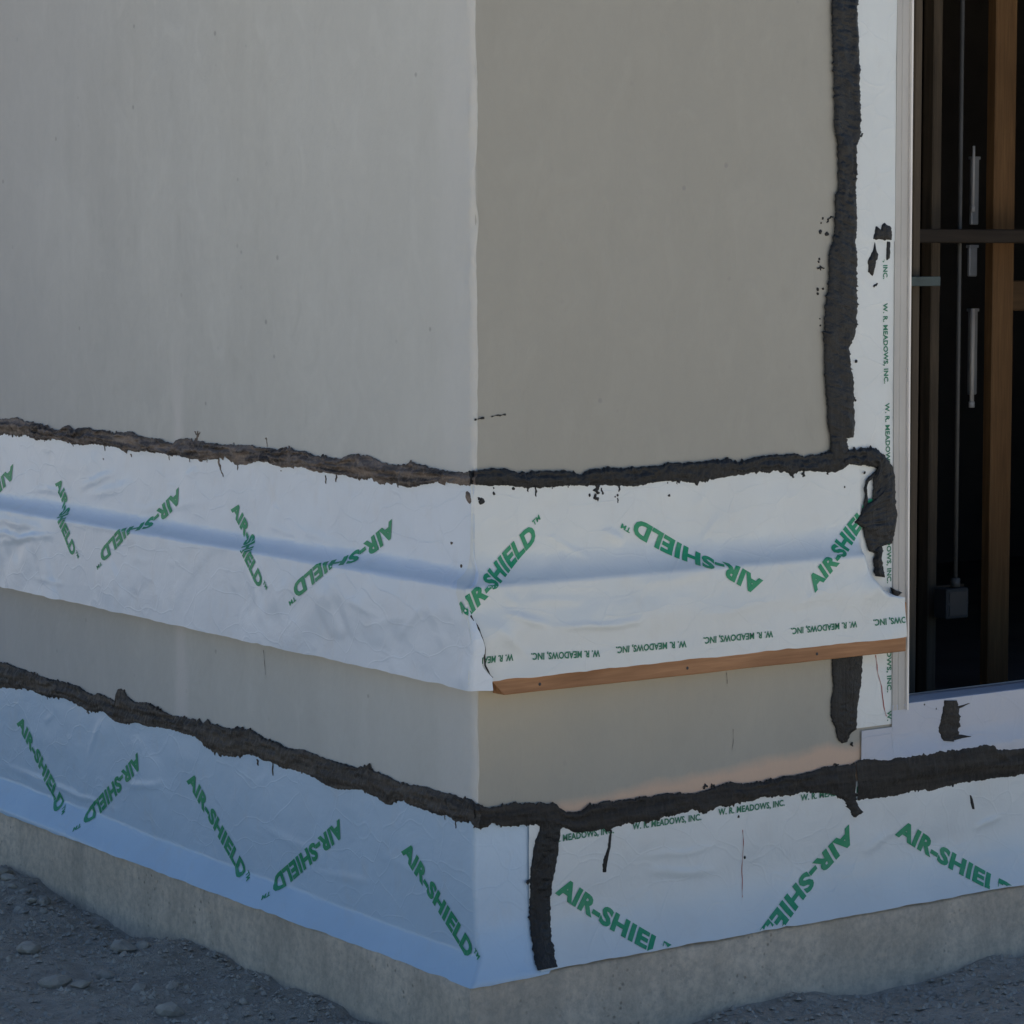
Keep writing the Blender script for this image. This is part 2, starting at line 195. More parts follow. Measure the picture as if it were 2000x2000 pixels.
# ------------------------------------------------------------------ materials
class NT:
    def __init__(self, name):
        self.m = bpy.data.materials.new(name)
        self.m.use_nodes = True
        self.t = self.m.node_tree
        self.b = self.t.nodes['Principled BSDF']
    def n(self, typ, **kw):
        o = self.t.nodes.new('ShaderNode' + typ)
        for k, v in kw.items(): setattr(o, k, v)
        return o
    def l(self, a, b): self.t.links.new(a, b)
    def pos(self, scale=(1, 1, 1)):
        g = self.n('NewGeometry')
        m = self.n('Mapping')
        m.inputs['Scale'].default_value = scale
        self.l(g.outputs['Position'], m.inputs['Vector'])
        return m.outputs[0]
    def noise(self, vec, scale, detail=4, rough=0.55, dist=0.0):
        o = self.n('TexNoise')
        o.inputs['Scale'].default_value = scale
        o.inputs['Detail'].default_value = detail
        o.inputs['Roughness'].default_value = rough
        o.inputs['Distortion'].default_value = dist
        self.l(vec, o.inputs['Vector'])
        return o.outputs['Fac']
    def ramp(self, fac, stops, interp='LINEAR'):
        o = self.n('ValToRGB')
        o.color_ramp.interpolation = interp
        e = o.color_ramp.elements
        while len(e) < len(stops): e.new(0.5)
        for i, (p, c) in enumerate(stops):
            e[i].position = p
            e[i].color = (c, c, c, 1) if not hasattr(c, '__len__') else (*c, 1)
        self.l(fac, o.inputs[0])
        return o.outputs[0]
    def mix(self, fac, a, b, mode='MIX'):
        o = self.n('Mix', data_type='RGBA', blend_type=mode)
        for s, v in ((o.inputs[0], fac), (o.inputs[6], a), (o.inputs[7], b)):
            if isinstance(v, (int, float)): s.default_value = v
            elif isinstance(v, tuple): s.default_value = (*v, 1)
            else: self.l(v, s)
        return o.outputs[2]
    def math(self, op, a, b=None, clamp=False):
        o = self.n('Math', operation=op, use_clamp=clamp)
        for s, v in ((o.inputs[0], a), (o.inputs[1], b)):
            if v is None: continue
            if isinstance(v, (int, float)): s.default_value = v
            else: self.l(v, s)
        return o.outputs[0]
    def bump(self, h, strength, dist=0.001, normal=None):
        o = self.n('Bump')
        o.inputs['Strength'].default_value = strength
        o.inputs['Distance'].default_value = dist
        self.l(h, o.inputs['Height'])
        if normal is not None: self.l(normal, o.inputs['Normal'])
        return o.outputs[0]
    def out(self, color=None, rough=None, normal=None, spec=None, metal=None):
        i = self.b.inputs
        for s, v in ((i['Base Color'], color), (i['Roughness'], rough), (i['Normal'], normal), (i['Specular IOR Level'], spec), (i['Metallic'], metal)):
            if v is None: continue
            if isinstance(v, (int, float)): s.default_value = v
            elif isinstance(v, tuple): s.default_value = (*v, 1)
            else: self.l(v, s)
        return self.m

def mat_sheathing(name, k):
    t = NT(name)
    p = t.pos()
    streak = t.noise(t.pos((5, 5, 1.1)), 1.0, 4, 0.6, 1.2)
    blotch = t.noise(p, 2.2, 4, 0.55)
    fine = t.noise(p, 46, 3, 0.6)
    c = t.mix(t.ramp(streak, [(0.3, 0.0), (0.7, 1.0)]), tuple(a * b for a, b in zip((0.475, 0.472, 0.457), k)), tuple(a * b for a, b in zip((0.54, 0.535, 0.515), k)))
    c = t.mix(t.ramp(blotch, [(0.35, 0.0), (0.65, 0.45)]), c, tuple(a * b for a, b in zip((0.49, 0.478, 0.448), k)))
    c = t.mix(t.ramp(fine, [(0.35, 0.12), (0.65, 0.0)]), c, tuple(a * b for a, b in zip((0.36, 0.355, 0.335), k)))
    dab = t.noise(t.pos((1, 1, 0.6)), 13, 4, 0.62, 0.9)
    c = t.mix(t.ramp(dab, [(0.52, 0.0), (0.7, 0.4)]), c, tuple(a * b for a, b in zip((0.59, 0.585, 0.565), k)))
    c = t.mix(t.ramp(dab, [(0.28, 0.35), (0.44, 0.0)]), c, tuple(a * b for a, b in zip((0.40, 0.395, 0.375), k)))
    # worn, paler skim coat in a narrow strip at the corner
    sep = t.n('SeparateXYZ'); t.l(p, sep.inputs[0])
    wob = t.noise(t.pos((9, 9, 2.5)), 1.0, 3)
    rim = t.math('ADD', t.math('ADD', t.math('MULTIPLY', t.math('ABSOLUTE', sep.outputs[0]), 12.0), t.math('ABSOLUTE', sep.outputs[1])), t.math('MULTIPLY', t.math('SUBTRACT', wob, 0.5), 0.16))
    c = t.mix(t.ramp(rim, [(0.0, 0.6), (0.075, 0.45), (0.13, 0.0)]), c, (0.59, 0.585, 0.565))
    wide = t.math('ADD', t.math('ABSOLUTE', sep.outputs[1]), t.math('MULTIPLY', t.math('SUBTRACT', t.noise(t.pos((2, 2, 0.7)), 1.0, 3), 0.5), 0.7))  # light gradient painted in: long face brighter towards the corner
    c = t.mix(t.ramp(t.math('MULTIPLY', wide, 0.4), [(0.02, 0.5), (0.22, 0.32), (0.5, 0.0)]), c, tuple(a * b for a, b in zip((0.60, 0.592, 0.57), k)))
    c = t.mix(t.ramp(t.math('MULTIPLY', wide, 0.4), [(0.35, 0.0), (0.8, 0.6)]), c, (0.39, 0.395, 0.39))  # same painted light: far end of the face darkened
    # pale vertical run on the long face
    run = t.math('ADD', t.math('ABSOLUTE', t.math('SUBTRACT', sep.outputs[1], 1.135)), t.math('MULTIPLY', t.math('SUBTRACT', t.noise(t.pos((14, 14, 5)), 1, 3), 0.5), 0.05))
    runm = t.math('MULTIPLY', t.ramp(run, [(0.012, 0.8), (0.034, 0.0)]), t.ramp(t.math('MULTIPLY', sep.outputs[2], 0.5), [(0.56, 1.0), (0.625, 0.15), (0.72, 0.0)]))
    c = t.mix(t.math('MULTIPLY', runm, t.ramp(sep.outputs[0], [(0.0, 1.0), (0.02, 0.0)])), c, (0.58, 0.565, 0.53))
    # raw pinkish board showing above the lower sealant, warm bounce glow painted in ochre under the batten
    onr = t.ramp(t.math('ADD', sep.outputs[0], 0.0), [(0.02, 0.0), (0.05, 1.0)])
    wz = t.math('ADD', sep.outputs[2], t.math('MULTIPLY', t.math('SUBTRACT', t.noise(p, 9, 4), 0.5), 0.05))
    lim = t.math('ADD', 0.437, t.math('MULTIPLY', sep.outputs[0], 0.052))
    pk = t.ramp(t.math('ADD', t.math('SUBTRACT', lim, wz), 0.5), [(0.492, 0.0), (0.512, 0.8), (0.6, 0.8)])
    c = t.mix(t.math('MULTIPLY', pk, onr), c, (0.62, 0.44, 0.32))
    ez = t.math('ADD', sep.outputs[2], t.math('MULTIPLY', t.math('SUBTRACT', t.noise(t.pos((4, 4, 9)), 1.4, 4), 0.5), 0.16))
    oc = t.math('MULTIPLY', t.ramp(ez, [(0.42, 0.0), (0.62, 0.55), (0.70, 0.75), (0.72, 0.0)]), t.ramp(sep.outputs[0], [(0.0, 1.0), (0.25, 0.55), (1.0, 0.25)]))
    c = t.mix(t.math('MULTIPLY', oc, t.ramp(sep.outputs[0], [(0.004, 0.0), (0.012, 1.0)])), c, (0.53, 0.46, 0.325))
    # tiny dark pocks
    vo = t.n('TexVoronoi'); vo.inputs['Scale'].default_value = 16; t.l(p, vo.inputs['Vector'])
    pock = t.math('MULTIPLY', t.ramp(vo.outputs['Distance'], [(0.0, 1.0), (0.06, 0.8), (0.1, 0.0)]), t.ramp(t.noise(p, 4.3, 2), [(0.52, 0.0), (0.6, 0.7)]))
    c = t.mix(pock, c, (0.27, 0.265, 0.25))
    n1 = t.bump(t.math('ADD', t.noise(t.pos((1, 1, 0.5)), 90, 2, 0.65), t.math('MULTIPLY', dab, 3.0)), 0.45, 0.0016)
    n2 = t.bump(t.math('SUBTRACT', 1.0, pock), 0.5, 0.001, n1)
    return t.out(c, t.ramp(blotch, [(0.3, 0.55), (0.7, 0.75)]), n2, 0.3)

def mat_film(name, tint):
    t = NT(name)
    p = t.pos()
    a = t.noise(p, 6.0, 3)
    c = t.mix(t.ramp(a, [(0.35, 0.0), (0.65, 1.0)]), tuple(v * 0.95 for v in tint), tint)
    dirt = t.noise(t.pos((1, 1, 0.6)), 17, 5, 0.65)
    c = t.mix(t.ramp(dirt, [(0.55, 0.0), (0.8, 0.25)]), c, (0.55, 0.53, 0.48))
    cr = t.n('TexVoronoi', feature='DISTANCE_TO_EDGE'); cr.inputs['Scale'].default_value = 9
    wv = t.n('Mapping'); wv.inputs['Scale'].default_value = (1, 1, 1.6)
    t.l(p, wv.inputs[0]); 
    dn = t.n('TexNoise'); dn.inputs['Scale'].default_value = 5; t.l(p, dn.inputs['Vector'])
    ad = t.n('VectorMath', operation='MULTIPLY_ADD'); ad.inputs[1].default_value = (0.25, 0.25, 0.25)
    t.l(dn.outputs['Color'], ad.inputs[0]); t.l(wv.outputs[0], ad.inputs[2]); t.l(ad.outputs[0], cr.inputs['Vector'])
    crease = t.ramp(cr.outputs['Distance'], [(0.0, 1.0), (0.035, 0.0)])
    h = t.math('ADD', t.math('MULTIPLY', crease, 0.3), t.math('MULTIPLY', t.noise(p, 11, 4, 0.6, 0.6), 2.4))
    n1 = t.bump(h, 0.42, 0.0024)
    return t.out(c, 0.33, n1, 0.5)

def mat_mastic(name, c0, c1, axis, rough):
    t = NT(name)
    p = t.pos()
    sc = (70, 6, 70) if axis == 'L' else ((6, 70, 70) if axis == 'R' else (70, 70, 6))
    st = t.noise(t.pos(sc), 1.0, 5, 0.65)
    lump = t.noise(p, 55, 4, 0.6)
    c = t.mix(t.ramp(st, [(0.38, 0.0), (0.66, 1.0)]), c0, c1)
    c = t.mix(t.ramp(lump, [(0.55, 0.0), (0.75, 0.5)]), c, tuple(v * 1.5 for v in c1))
    n1 = t.bump(t.math('ADD', t.math('MULTIPLY', st, 1.4), t.noise(p, 150, 3, 0.7)), 0.85, 0.003)
    return t.out(c, rough, n1, 0.35)

def mat_ink(name, col):
    t = NT(name)
    w = t.noise(t.pos(), 38, 4, 0.7)
    c = t.mix(t.ramp(w, [(0.45, 0.0), (0.75, 0.35)]), col, tuple(v * 1.0 + 0.12 for v in col))
    return t.out(c, 0.45, None, 0.4)

def mat_wood(name, c0, c1, axis='X', scale=1.0):
    t = NT(name)
    sc = {'X': (1.6, 30, 30), 'Y': (30, 1.6, 30), 'Z': (30, 30, 1.6)}[axis]
    g = t.noise(t.pos(tuple(s * scale for s in sc)), 1.6, 6, 0.6, 0.8)
    f = t.noise(t.pos(tuple(s * 5 * scale for s in sc)), 1.0, 3)
    c = t.mix(t.ramp(g, [(0.3, 0.0), (0.7, 1.0)]), c0, c1)
    c = t.mix(t.ramp(f, [(0.4, 0.3), (0.6, 0.0)]), c, tuple(v * 0.6 for v in c0))
    b = t.noise(t.pos(), 3, 3)
    c = t.mix(t.ramp(b, [(0.4, 0.0), (0.7, 0.5)]), c, tuple(v * 0.6 for v in c0))
    return t.out(c, 0.7, t.bump(f, 0.4, 0.001), 0.25)

def mat_concrete():
    t = NT('foundation_concrete')
    p = t.pos()
    a = t.noise(p, 5, 6, 0.65); b = t.noise(p, 60, 5, 0.7)
    run = t.noise(t.pos((10, 10, 2.2)), 1.0, 5, 0.65)
    c = t.mix(t.ramp(a, [(0.3, 0.0), (0.7, 1.0)]), (0.58, 0.49, 0.375), (0.74, 0.63, 0.49))
    c = t.mix(t.ramp(run, [(0.45, 0.0), (0.62, 0.55)]), c, (0.42, 0.365, 0.285))
    c = t.mix(t.ramp(b, [(0.35, 0.5), (0.6, 0.0)]), c, (0.30, 0.275, 0.235))
    vo = t.n('TexVoronoi'); vo.inputs['Scale'].default_value = 55; t.l(p, vo.inputs['Vector'])
    pit = t.math('MULTIPLY', t.ramp(vo.outputs['Distance'], [(0.0, 1.0), (0.25, 0.0)]), t.ramp(a, [(0.5, 0.0), (0.6, 1.0)]))
    c = t.mix(t.math('MULTIPLY', pit, 0.7), c, (0.12, 0.11, 0.09))
    n1 = t.bump(t.math('SUBTRACT', t.math('ADD', b, t.math('MULTIPLY', a, 2)), pit), 0.6, 0.004)
    return t.out(c, 0.85, n1, 0.25)

def mat_ground():
    t = NT('dry_earth')
    p = t.pos()
    a = t.noise(p, 1.3, 6, 0.6); b = t.noise(p, 26, 6, 0.7); big = t.noise(p, 0.12, 4)
    c = t.mix(t.ramp(a, [(0.3, 0.0), (0.7, 1.0)]), (0.42, 0.375, 0.31), (0.56, 0.505, 0.425))
    c = t.mix(t.ramp(b, [(0.35, 0.6), (0.6, 0.0)]), c, (0.27, 0.24, 0.2))
    c = t.mix(t.ramp(big, [(0.4, 0.0), (0.7, 0.4)]), c, (0.52, 0.47, 0.40))
    return t.out(c, 0.95, t.bump(b, 1.0, 0.03), 0.15)

def mat_plain(name, col, rough=0.6, metal=0.0, spec=0.4, var=0.15, scale=12):
    t = NT(name)
    a = t.noise(t.pos(), scale, 5, 0.6)
    c = t.mix(t.ramp(a, [(0.3, 0.0), (0.7, 1.0)]), tuple(v * (1 - var) for v in col), tuple(min(1, v * (1 + var)) for v in col))
    return t.out(c, rough, t.bump(t.noise(t.pos(), scale * 6, 3), 0.2, 0.001), spec, metal)

M = {}
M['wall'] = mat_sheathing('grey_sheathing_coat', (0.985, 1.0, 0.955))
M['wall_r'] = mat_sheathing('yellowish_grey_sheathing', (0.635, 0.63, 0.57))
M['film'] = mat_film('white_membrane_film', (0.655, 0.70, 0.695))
M['film_left'] = mat_film('blue_lit_membrane_film', (0.67, 0.745, 0.81))  # same white film; bluer light on the left face put into the tint
M['film_shaded'] = mat_film('shade_tinted_membrane_film', (0.50, 0.645, 0.77))  # blue shade at the wall foot put into the film colour
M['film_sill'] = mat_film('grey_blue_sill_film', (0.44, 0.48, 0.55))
M['ink'] = mat_ink('green_print', (0.012, 0.27, 0.125))
M['ink_s'] = mat_ink('green_small_print', (0.012, 0.17, 0.09))
M['masL'] = mat_mastic('brown_black_mastic', (0.028, 0.022, 0.018), (0.23, 0.185, 0.15), 'L', 0.55)  # pale streaks also carry glancing sky reflection painted into the mastic
M['masL2'] = mat_mastic('dark_brown_mastic', (0.030, 0.026, 0.022), (0.095, 0.080, 0.062), 'L', 0.55)
M['masR'] = mat_mastic('black_mastic', (0.006, 0.007, 0.0075), (0.015, 0.017, 0.018), 'R', 0.45)
M['masV'] = mat_mastic('black_mastic_upright', (0.006, 0.007, 0.0075), (0.015, 0.017, 0.018), 'V', 0.45)
M['masS'] = mat_mastic('umber_mastic', (0.016, 0.015, 0.013), (0.040, 0.036, 0.030), 'R', 0.65)
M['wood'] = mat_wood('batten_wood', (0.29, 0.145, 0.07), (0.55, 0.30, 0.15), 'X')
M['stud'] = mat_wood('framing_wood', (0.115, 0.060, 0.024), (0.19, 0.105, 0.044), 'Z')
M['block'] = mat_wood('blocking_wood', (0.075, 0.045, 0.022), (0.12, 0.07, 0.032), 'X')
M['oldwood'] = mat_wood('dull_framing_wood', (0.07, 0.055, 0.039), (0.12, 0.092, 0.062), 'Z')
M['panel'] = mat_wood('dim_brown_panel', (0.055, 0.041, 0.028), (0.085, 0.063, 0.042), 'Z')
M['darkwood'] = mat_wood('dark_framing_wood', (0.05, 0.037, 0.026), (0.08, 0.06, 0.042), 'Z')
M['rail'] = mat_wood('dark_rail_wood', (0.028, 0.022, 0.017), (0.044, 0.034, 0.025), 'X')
M['boxgrey'] = mat_plain('dull_box_steel', (0.040, 0.042, 0.044), 0.6, 0.0, 0.4)
M['cdgrey'] = mat_plain('weathered_conduit', (0.085, 0.085, 0.082), 0.6, 0.0, 0.4)
M['conc'] = mat_concrete()
M['ground'] = mat_ground()
M['stone'] = mat_plain('limestone_chip', (0.36, 0.33, 0.28), 0.9, 0, 0.2, 0.3, 20)
M['jamb'] = mat_plain('jamb_metal', (0.44, 0.43, 0.40), 0.5, 0.0, 0.5, 0.07, 6)
M['lip'] = mat_plain('jamb_lip_metal', (0.78, 0.75, 0.70), 0.35, 0.0, 0.5, 0.05, 6)
M['galv'] = mat_plain('galvanised_steel', (0.42, 0.43, 0.44), 0.45, 0.3, 0.5, 0.12, 20)
M['white'] = mat_plain('white_pipe_plastic', (0.72, 0.70, 0.67), 0.4, 0.0, 0.5, 0.05, 8)
M['teal'] = mat_plain('teal_strap_metal', (0.045, 0.068, 0.068), 0.5, 0.2, 0.5, 0.2, 20)
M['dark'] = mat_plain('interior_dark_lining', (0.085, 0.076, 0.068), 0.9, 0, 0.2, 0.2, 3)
M['roof'] = mat_plain('roof_membrane', (0.4, 0.4, 0.4), 0.8)
M['red'] = mat_plain('red_chalk', (0.36, 0.07, 0.05), 0.8)
M['pencil'] = mat_plain('hairline_crack_filler', (0.13, 0.125, 0.115), 0.9)

# ------------------------------------------------------------------ offsets of every layer from the wall faces
Z_CREASE = 0.8755
def _fold_sum(u, z, folds, amp):
    t = 0 * u
    zw = z + 0.005 * noise2(u * 14, z * 6, 88) + 0.002 * noise2(u * 40, z * 15, 89)
    for k, (u0, z0, u1, z1) in enumerate(folds):
        dx, dz = u1 - u0, z1 - z0
        L2 = dx * dx + dz * dz
        s = ((u - u0) * dx + (zw - z0) * dz) / L2
        sc = np.clip(s, 0, 1)
        d2 = (u - u0 - sc * dx) ** 2 + (zw - z0 - sc * dz) ** 2
        sig = 0.0045 + 0.003 * ((k * 37) % 5) / 4
        t = t + amp * (1.9 if k < 6 else 1.0) * (0.6 + 0.5 * ((k * 53) % 7) / 6) * np.exp(-d2 / (2 * sig * sig)) * np.clip(3.2 * sc * (1 - sc), 0, 1) ** 0.8
    return t

def profU(z, height, ex=2.8):
    s = np.clip((Z_CREASE + height - z) / height, 0, 1)
    return 0.0046 + 0.0365 * s ** ex

def dU_L(u, z):
    u = np.asarray(u, float); z = np.asarray(z, float)
    hgt = 0.040 + 0.008 * noise2(u * 2.3, 0.3, 5)
    b = profU(z, hgt)
    w = 0.0016 * fbm(u * 7, z * 11, 3) + _fold_sum(u, z, FOLDS['L'], 0.0022)
    low = np.clip((Z_CREASE - z) / 0.06, 0, 1)
    w = w + low * (0.003 * fbm(u * 4.5 + z * 3, z * 6, 9) + 0.0035 * noise2(u * 13 + z * 16, z * 3.5, 12) + 0.0012 * noise2(u * 34 - z * 20, z * 9, 14))
    w = w + (1 - low) * 0.0011 * noise2(u * 26 + z * 14, z * 12, 16)
    top = np.clip((1.075 - z) / 0.05, 0.1, 1)
    return np.maximum(b + w * top, np.where(z < Z_CREASE, 0.0402, 0.0036))

def dU_R(u, z):
    u = np.asarray(u, float); z = np.asarray(z, float)
    hgt = 0.068 + 0.012 * noise2(u * 3.1, 1.3, 8)
    b = profU(z, hgt)
    w = 0.0015 * fbm(u * 6, z * 10, 23) + _fold_sum(u, z, FOLDS['R'], 0.0026)
    low = np.clip((Z_CREASE - z) / 0.05, 0, 1)
    # the lower half bellies out, then hangs back towards the batten
    belly = 0.006 * np.exp(-((z - 0.797 - 0.018 * (u - 0.4)) / 0.03) ** 2) * low * (0.7 + 0.5 * noise2(u * 3, 4.1, 4))
    w = w + low * (0.0022 * fbm(u * 5 - z * 4, z * 7, 29) + 0.0024 * noise2(u * 11 - z * 13, z * 4, 31)) + belly + (1 - low) * 0.0012 * noise2(u * 19 - z * 22, z * 9, 33)
    top = np.clip((1.075 - z) / 0.05, 0.1, 1)
    d = np.maximum(b + w * top, np.where(z < Z_CREASE, 0.0402, 0.0040))
    k = np.clip((u - umax_UR(z) + 0.03) / 0.03, 0, 1) ** 2 * np.clip((z - 0.785) / 0.02, 0, 1)
    return d * (1 - k) + 0.0055 * k

def umax_UR(z):
    return np.interp(z, [0.70, 0.7828, 0.787, 0.8302, 0.8807, 1.1], [1.0388, 1.0335, 1.008, 0.965, 0.945, 0.94])

def dB_L(u, z):
    u = np.asarray(u, float); z = np.asarray(z, float)
    zb = 0.205 - 0.012 * np.clip(2 - u, 0, 2) + 0.004 * noise2(u * 3, 7.7, 2)
    s = np.clip((zb - z) / 0.062, 0, 1)
    b = 0.0044 + 0.042 * np.clip(s * 1.08 - 0.04, 0, 1)
    w = 0.0016 * fbm(u * 6, z * 9, 43) + 0.0016 * noise2(u * 15 + z * 11, z * 4, 45) + _fold_sum(u, z, FOLDS['BL'], 0.0018)
    top = np.clip((0.44 - z) / 0.05, 0.1, 1)
    return np.maximum(b + w * top * (1 - 0.6 * s), 0.0036 + 0.038 * s)

def dB_R(u, z):
    u = np.asarray(u, float); z = np.asarray(z, float)
    s = np.clip((0.275 - z) / 0.135, 0, 1)
    b = 0.0066 + 0.039 * s ** 2
    w = 0.0016 * fbm(u * 5, z * 8, 53) + 0.0018 * noise2(u * 12 - z * 9, z * 5, 55) + _fold_sum(u, z, FOLDS['BR'], 0.0020)
    top = np.clip((0.44 - z) / 0.05, 0.1, 1)
    return np.maximum(b + w * top * (1 - 0.5 * s), 0.0056 + 0.038 * s ** 2)

def dS(u, z):
    u = np.asarray(u, float); z = np.asarray(z, float)
    s = np.clip((0.497 - z) / 0.05, 0, 1)
    return 0.005 + 0.009 * s ** 1.6 * np.clip((u - 0.96) / 0.08, 0, 1) + 0.0008 * fbm(u * 7, z * 12, 63)

def flat(d):
    return lambda u, z: d + 0 * np.asarray(u, float)

def surfL(u, z):
    z = np.asarray(z, float)
    return np.where(z > 1.062, 0.0003, np.where(z > 0.689, dU_L(u, z), np.where(z > 0.455, 0.0003, dB_L(u, z))))
def surfR(u, z):
    z = np.asarray(z, float); u = np.asarray(u, float)
    w = np.where(u > 0.926, 0.0036, 0.0003)
    return np.where(z > 1.055, w, np.where(z > 0.70, dU_R(u, z), np.where(z > 0.43, w, dB_R(u, z))))

FLAP = 0.28
def P3(face, u, z, d, eL=None, eR=None):
    """point on face at offset d; beyond the corner it turns onto the other face"""
    if face == 'L':
        e = eR(np.zeros_like(z), z) if eR else None
        x = -d; y = u
        if e is not None:
            over = u < -e
            x = np.where(over, -d + (-e - u), x); y = np.where(over, -e - 0.003 - FLAP * np.clip((0.86 - z) / 0.03, 0, 1) * np.clip((z - 0.6) / 0.05, 0, 1) * (-e - u), u)
        return np.stack([x, y, z], -1)
    e = eL(np.zeros_like(z), z) if eL else None
    x = u; y = -d
    if e is not None:
        over = u < -e
        x = np.where(over, -e - 0.003, u); y = np.where(over, -d + (-e - u), y)
    return np.stack([x, y, z], -1)

def bead_mid(key, k=0.5):
    A, B = np.array(DATA[key][0]), np.array(DATA[key][1])
    ia, ib = np.argsort(A[:, 0]), np.argsort(B[:, 0])
    return lambda u: np.interp(u, A[ia, 0], A[ia, 1]) * k + np.interp(u, B[ib, 0], B[ib, 1]) * (1 - k)

def film_sheet(name, face, zt, zb, umin, umax, dfun, mat, parent, eL=None, eR=None, du=0.006, dz=0.0045, lift=0.0, ragged=0.0015, ztop=None):
    nr = int((zt - zb) / dz) + 2
    zz = np.linspace(zt, zb, nr)
    nc = int((np.max(umax(zz)) - np.min(umin(zz))) / du) + 2
    s = np.linspace(0, 1, nc)
    # finer columns where the sheet turns the corner
    U = umin(zz)[:, None] * (1 - s) + umax(zz)[:, None] * s
    Zz = np.repeat(zz[:, None], nc, 1)
    if ztop is not None:
        Zz = zb + (Zz - zb) * (ztop(U) - zb) / (zt - zb)
    fr = np.clip((zb + 0.02 - Zz) / 0.02, 0, 1)
    Zz = Zz + fr * ragged * fbm(U * 18, 0 * U, 77)
    d = dfun(U, Zz) + lift
    P = P3(face, U, Zz, d, eL, eR)
    return mesh_obj(name, P.reshape(-1, 3), grid_faces(nr, nc), mat, parent, True)

# ------------------------------------------------------------------ print on the films
def text_template(body, bold, spacing, step, tm=False):
    def one(txt, size, x, y, off):
        cu = bpy.data.curves.new('tmp', 'FONT')
        cu.body = txt; cu.size = size; cu.space_character = spacing; cu.offset = off; cu.resolution_u = 3
        o = bpy.data.objects.new('tmp', cu); COL.objects.link(o)
        dg = bpy.context.evaluated_depsgraph_get()
        me = bpy.data.meshes.new_from_object(o.evaluated_get(dg))
        me.transform(Matrix.Translation((x, y, 0)))
        bpy.data.objects.remove(o); bpy.data.curves.remove(cu)
        return me
    me = one(body, 1.0, 0, 0, bold)
    bm = bmesh.new(); bm.from_mesh(me)
    xs = [v.co.x for v in bm.verts]; ys = [v.co.y for v in bm.verts]
    x0, x1 = min(xs), max(xs)
    cap = 0.0 
    ys.sort(); cap = ys[-1] if body.endswith('D') else ys[int(len(ys) * 0.97)]
    if tm:
        bm.from_mesh(one('TM', 0.3, x1 + 0.06, cap - 0.2, 0.01))
    for (lo, hi, ax) in ((x0, x1 + (0.5 if tm else 0), 0), (-0.2, cap, 1)):
        k = lo + step
        while k < hi:
            no = (1, 0, 0) if ax == 0 else (0, 1, 0)
            bmesh.ops.bisect_plane(bm, geom=list(bm.verts) + list(bm.edges) + list(bm.faces), plane_co=(k, k, 0), plane_no=no)
            k += step
    bm.verts.index_update()
    V = np.array([v.co[:2] for v in bm.verts]); F = [[v.index for v in f.verts] for f in bm.faces]
    bm.free()
    V[:, 0] -= x0
    return V, F, x1 - x0, cap

TXT_BIG = text_template('AIR-SHIELD', 0.05, 1.08, 0.17, True)
TXT_BIG0 = text_template('AIR-SHIELD', 0.05, 1.08, 0.17, False)
TXT_SMALL = text_template('W. R. MEADOWS, INC.', 0.032, 1.05, 0.45)

def arc_tables(prof, z0, z1):
    z = np.linspace(z0, z1, 600)            # downwards
    d = prof(z)
    w = np.concatenate([[0], np.cumsum(np.hypot(np.diff(z), np.diff(d)))])
    return z, w

def lettering(parent, face, spec, tmpl, cap, dfun, mat, mids=True, tabs=None, clip=None, eL=None, eR=None, shear=0.0, lift=0.0011):
    V, F, wid, ch = tmpl
    u0, z0, u1, z1 = spec
    if tabs is not None:
        zt, wt = tabs
        v0 = -np.interp(-z0, -zt, wt); v1 = -np.interp(-z1, -zt, wt)
    else:
        v0, v1 = z0, z1
    sgn = -1.0 if face == 'L' else 1.0      # on the L face u runs towards image left
    A = np.array([u0 * sgn, v0]); B = np.array([u1 * sgn, v1])
    d = B - A; ln = np.hypot(*d); d = d / ln; n = np.array([-d[1], d[0]])
    k = ln / (wid * (0.9 if mids else 1.0)); kc = cap / ch
    along = V[:, 0] * k - (0.05 * wid * k if mids else 0) + shear * (V[:, 1] - ch / 2) * kc
    Q = A + along[:, None] * d + ((V[:, 1] - ch / 2) * kc)[:, None] * n
    u = Q[:, 0] * sgn
    z = np.interp(-Q[:, 1], wt, zt) if tabs is not None else Q[:, 1]
    keep = np.ones(len(u), bool) if clip is None else clip(u, z)
    P = P3(face, u, z, dfun(u, z) + lift, eL, eR)
    if eL is not None or eR is not None:
        e = (eR if face == 'L' else eL)(np.zeros_like(z), z)
        over = u < -e
        if face == 'L': P[over, 1] -= lift
        else: P[over, 0] -= lift
    idx = -np.ones(len(u), int); idx[keep] = np.arange(keep.sum())
    FF = [tuple(idx[i] for i in f) for f in F if all(keep[i] for i in f)]
    if not FF: return None
    return mesh_obj('lettering', P[keep], FF, mat, parent)

# ------------------------------------------------------------------ trowelled mastic
def resample(E, n, by=None):
    E = np.array(E, float)
    if by is None:
        s = np.concatenate([[0], np.cumsum(np.hypot(*np.diff(E, axis=0).T))]); s /= s[-1]
        t = np.linspace(0, 1, n)
        return np.stack([np.interp(t, s, E[:, 0]), np.interp(t, s, E[:, 1])], 1)
    k = E[:, by]; o = np.argsort(k, kind='stable')
    t = np.linspace(k.min(), k.max(), n)
    return np.stack([t if by == 0 else np.interp(t, k[o], E[o, 0]), t if by == 1 else np.interp(t, k[o], E[o, 1])], 1)

def past_corner(E, du=0.013):
    E = [tuple(p) for p in E]
    k = min(E, key=lambda p: p[0])
    return E + [(k[0] - du, k[1])]

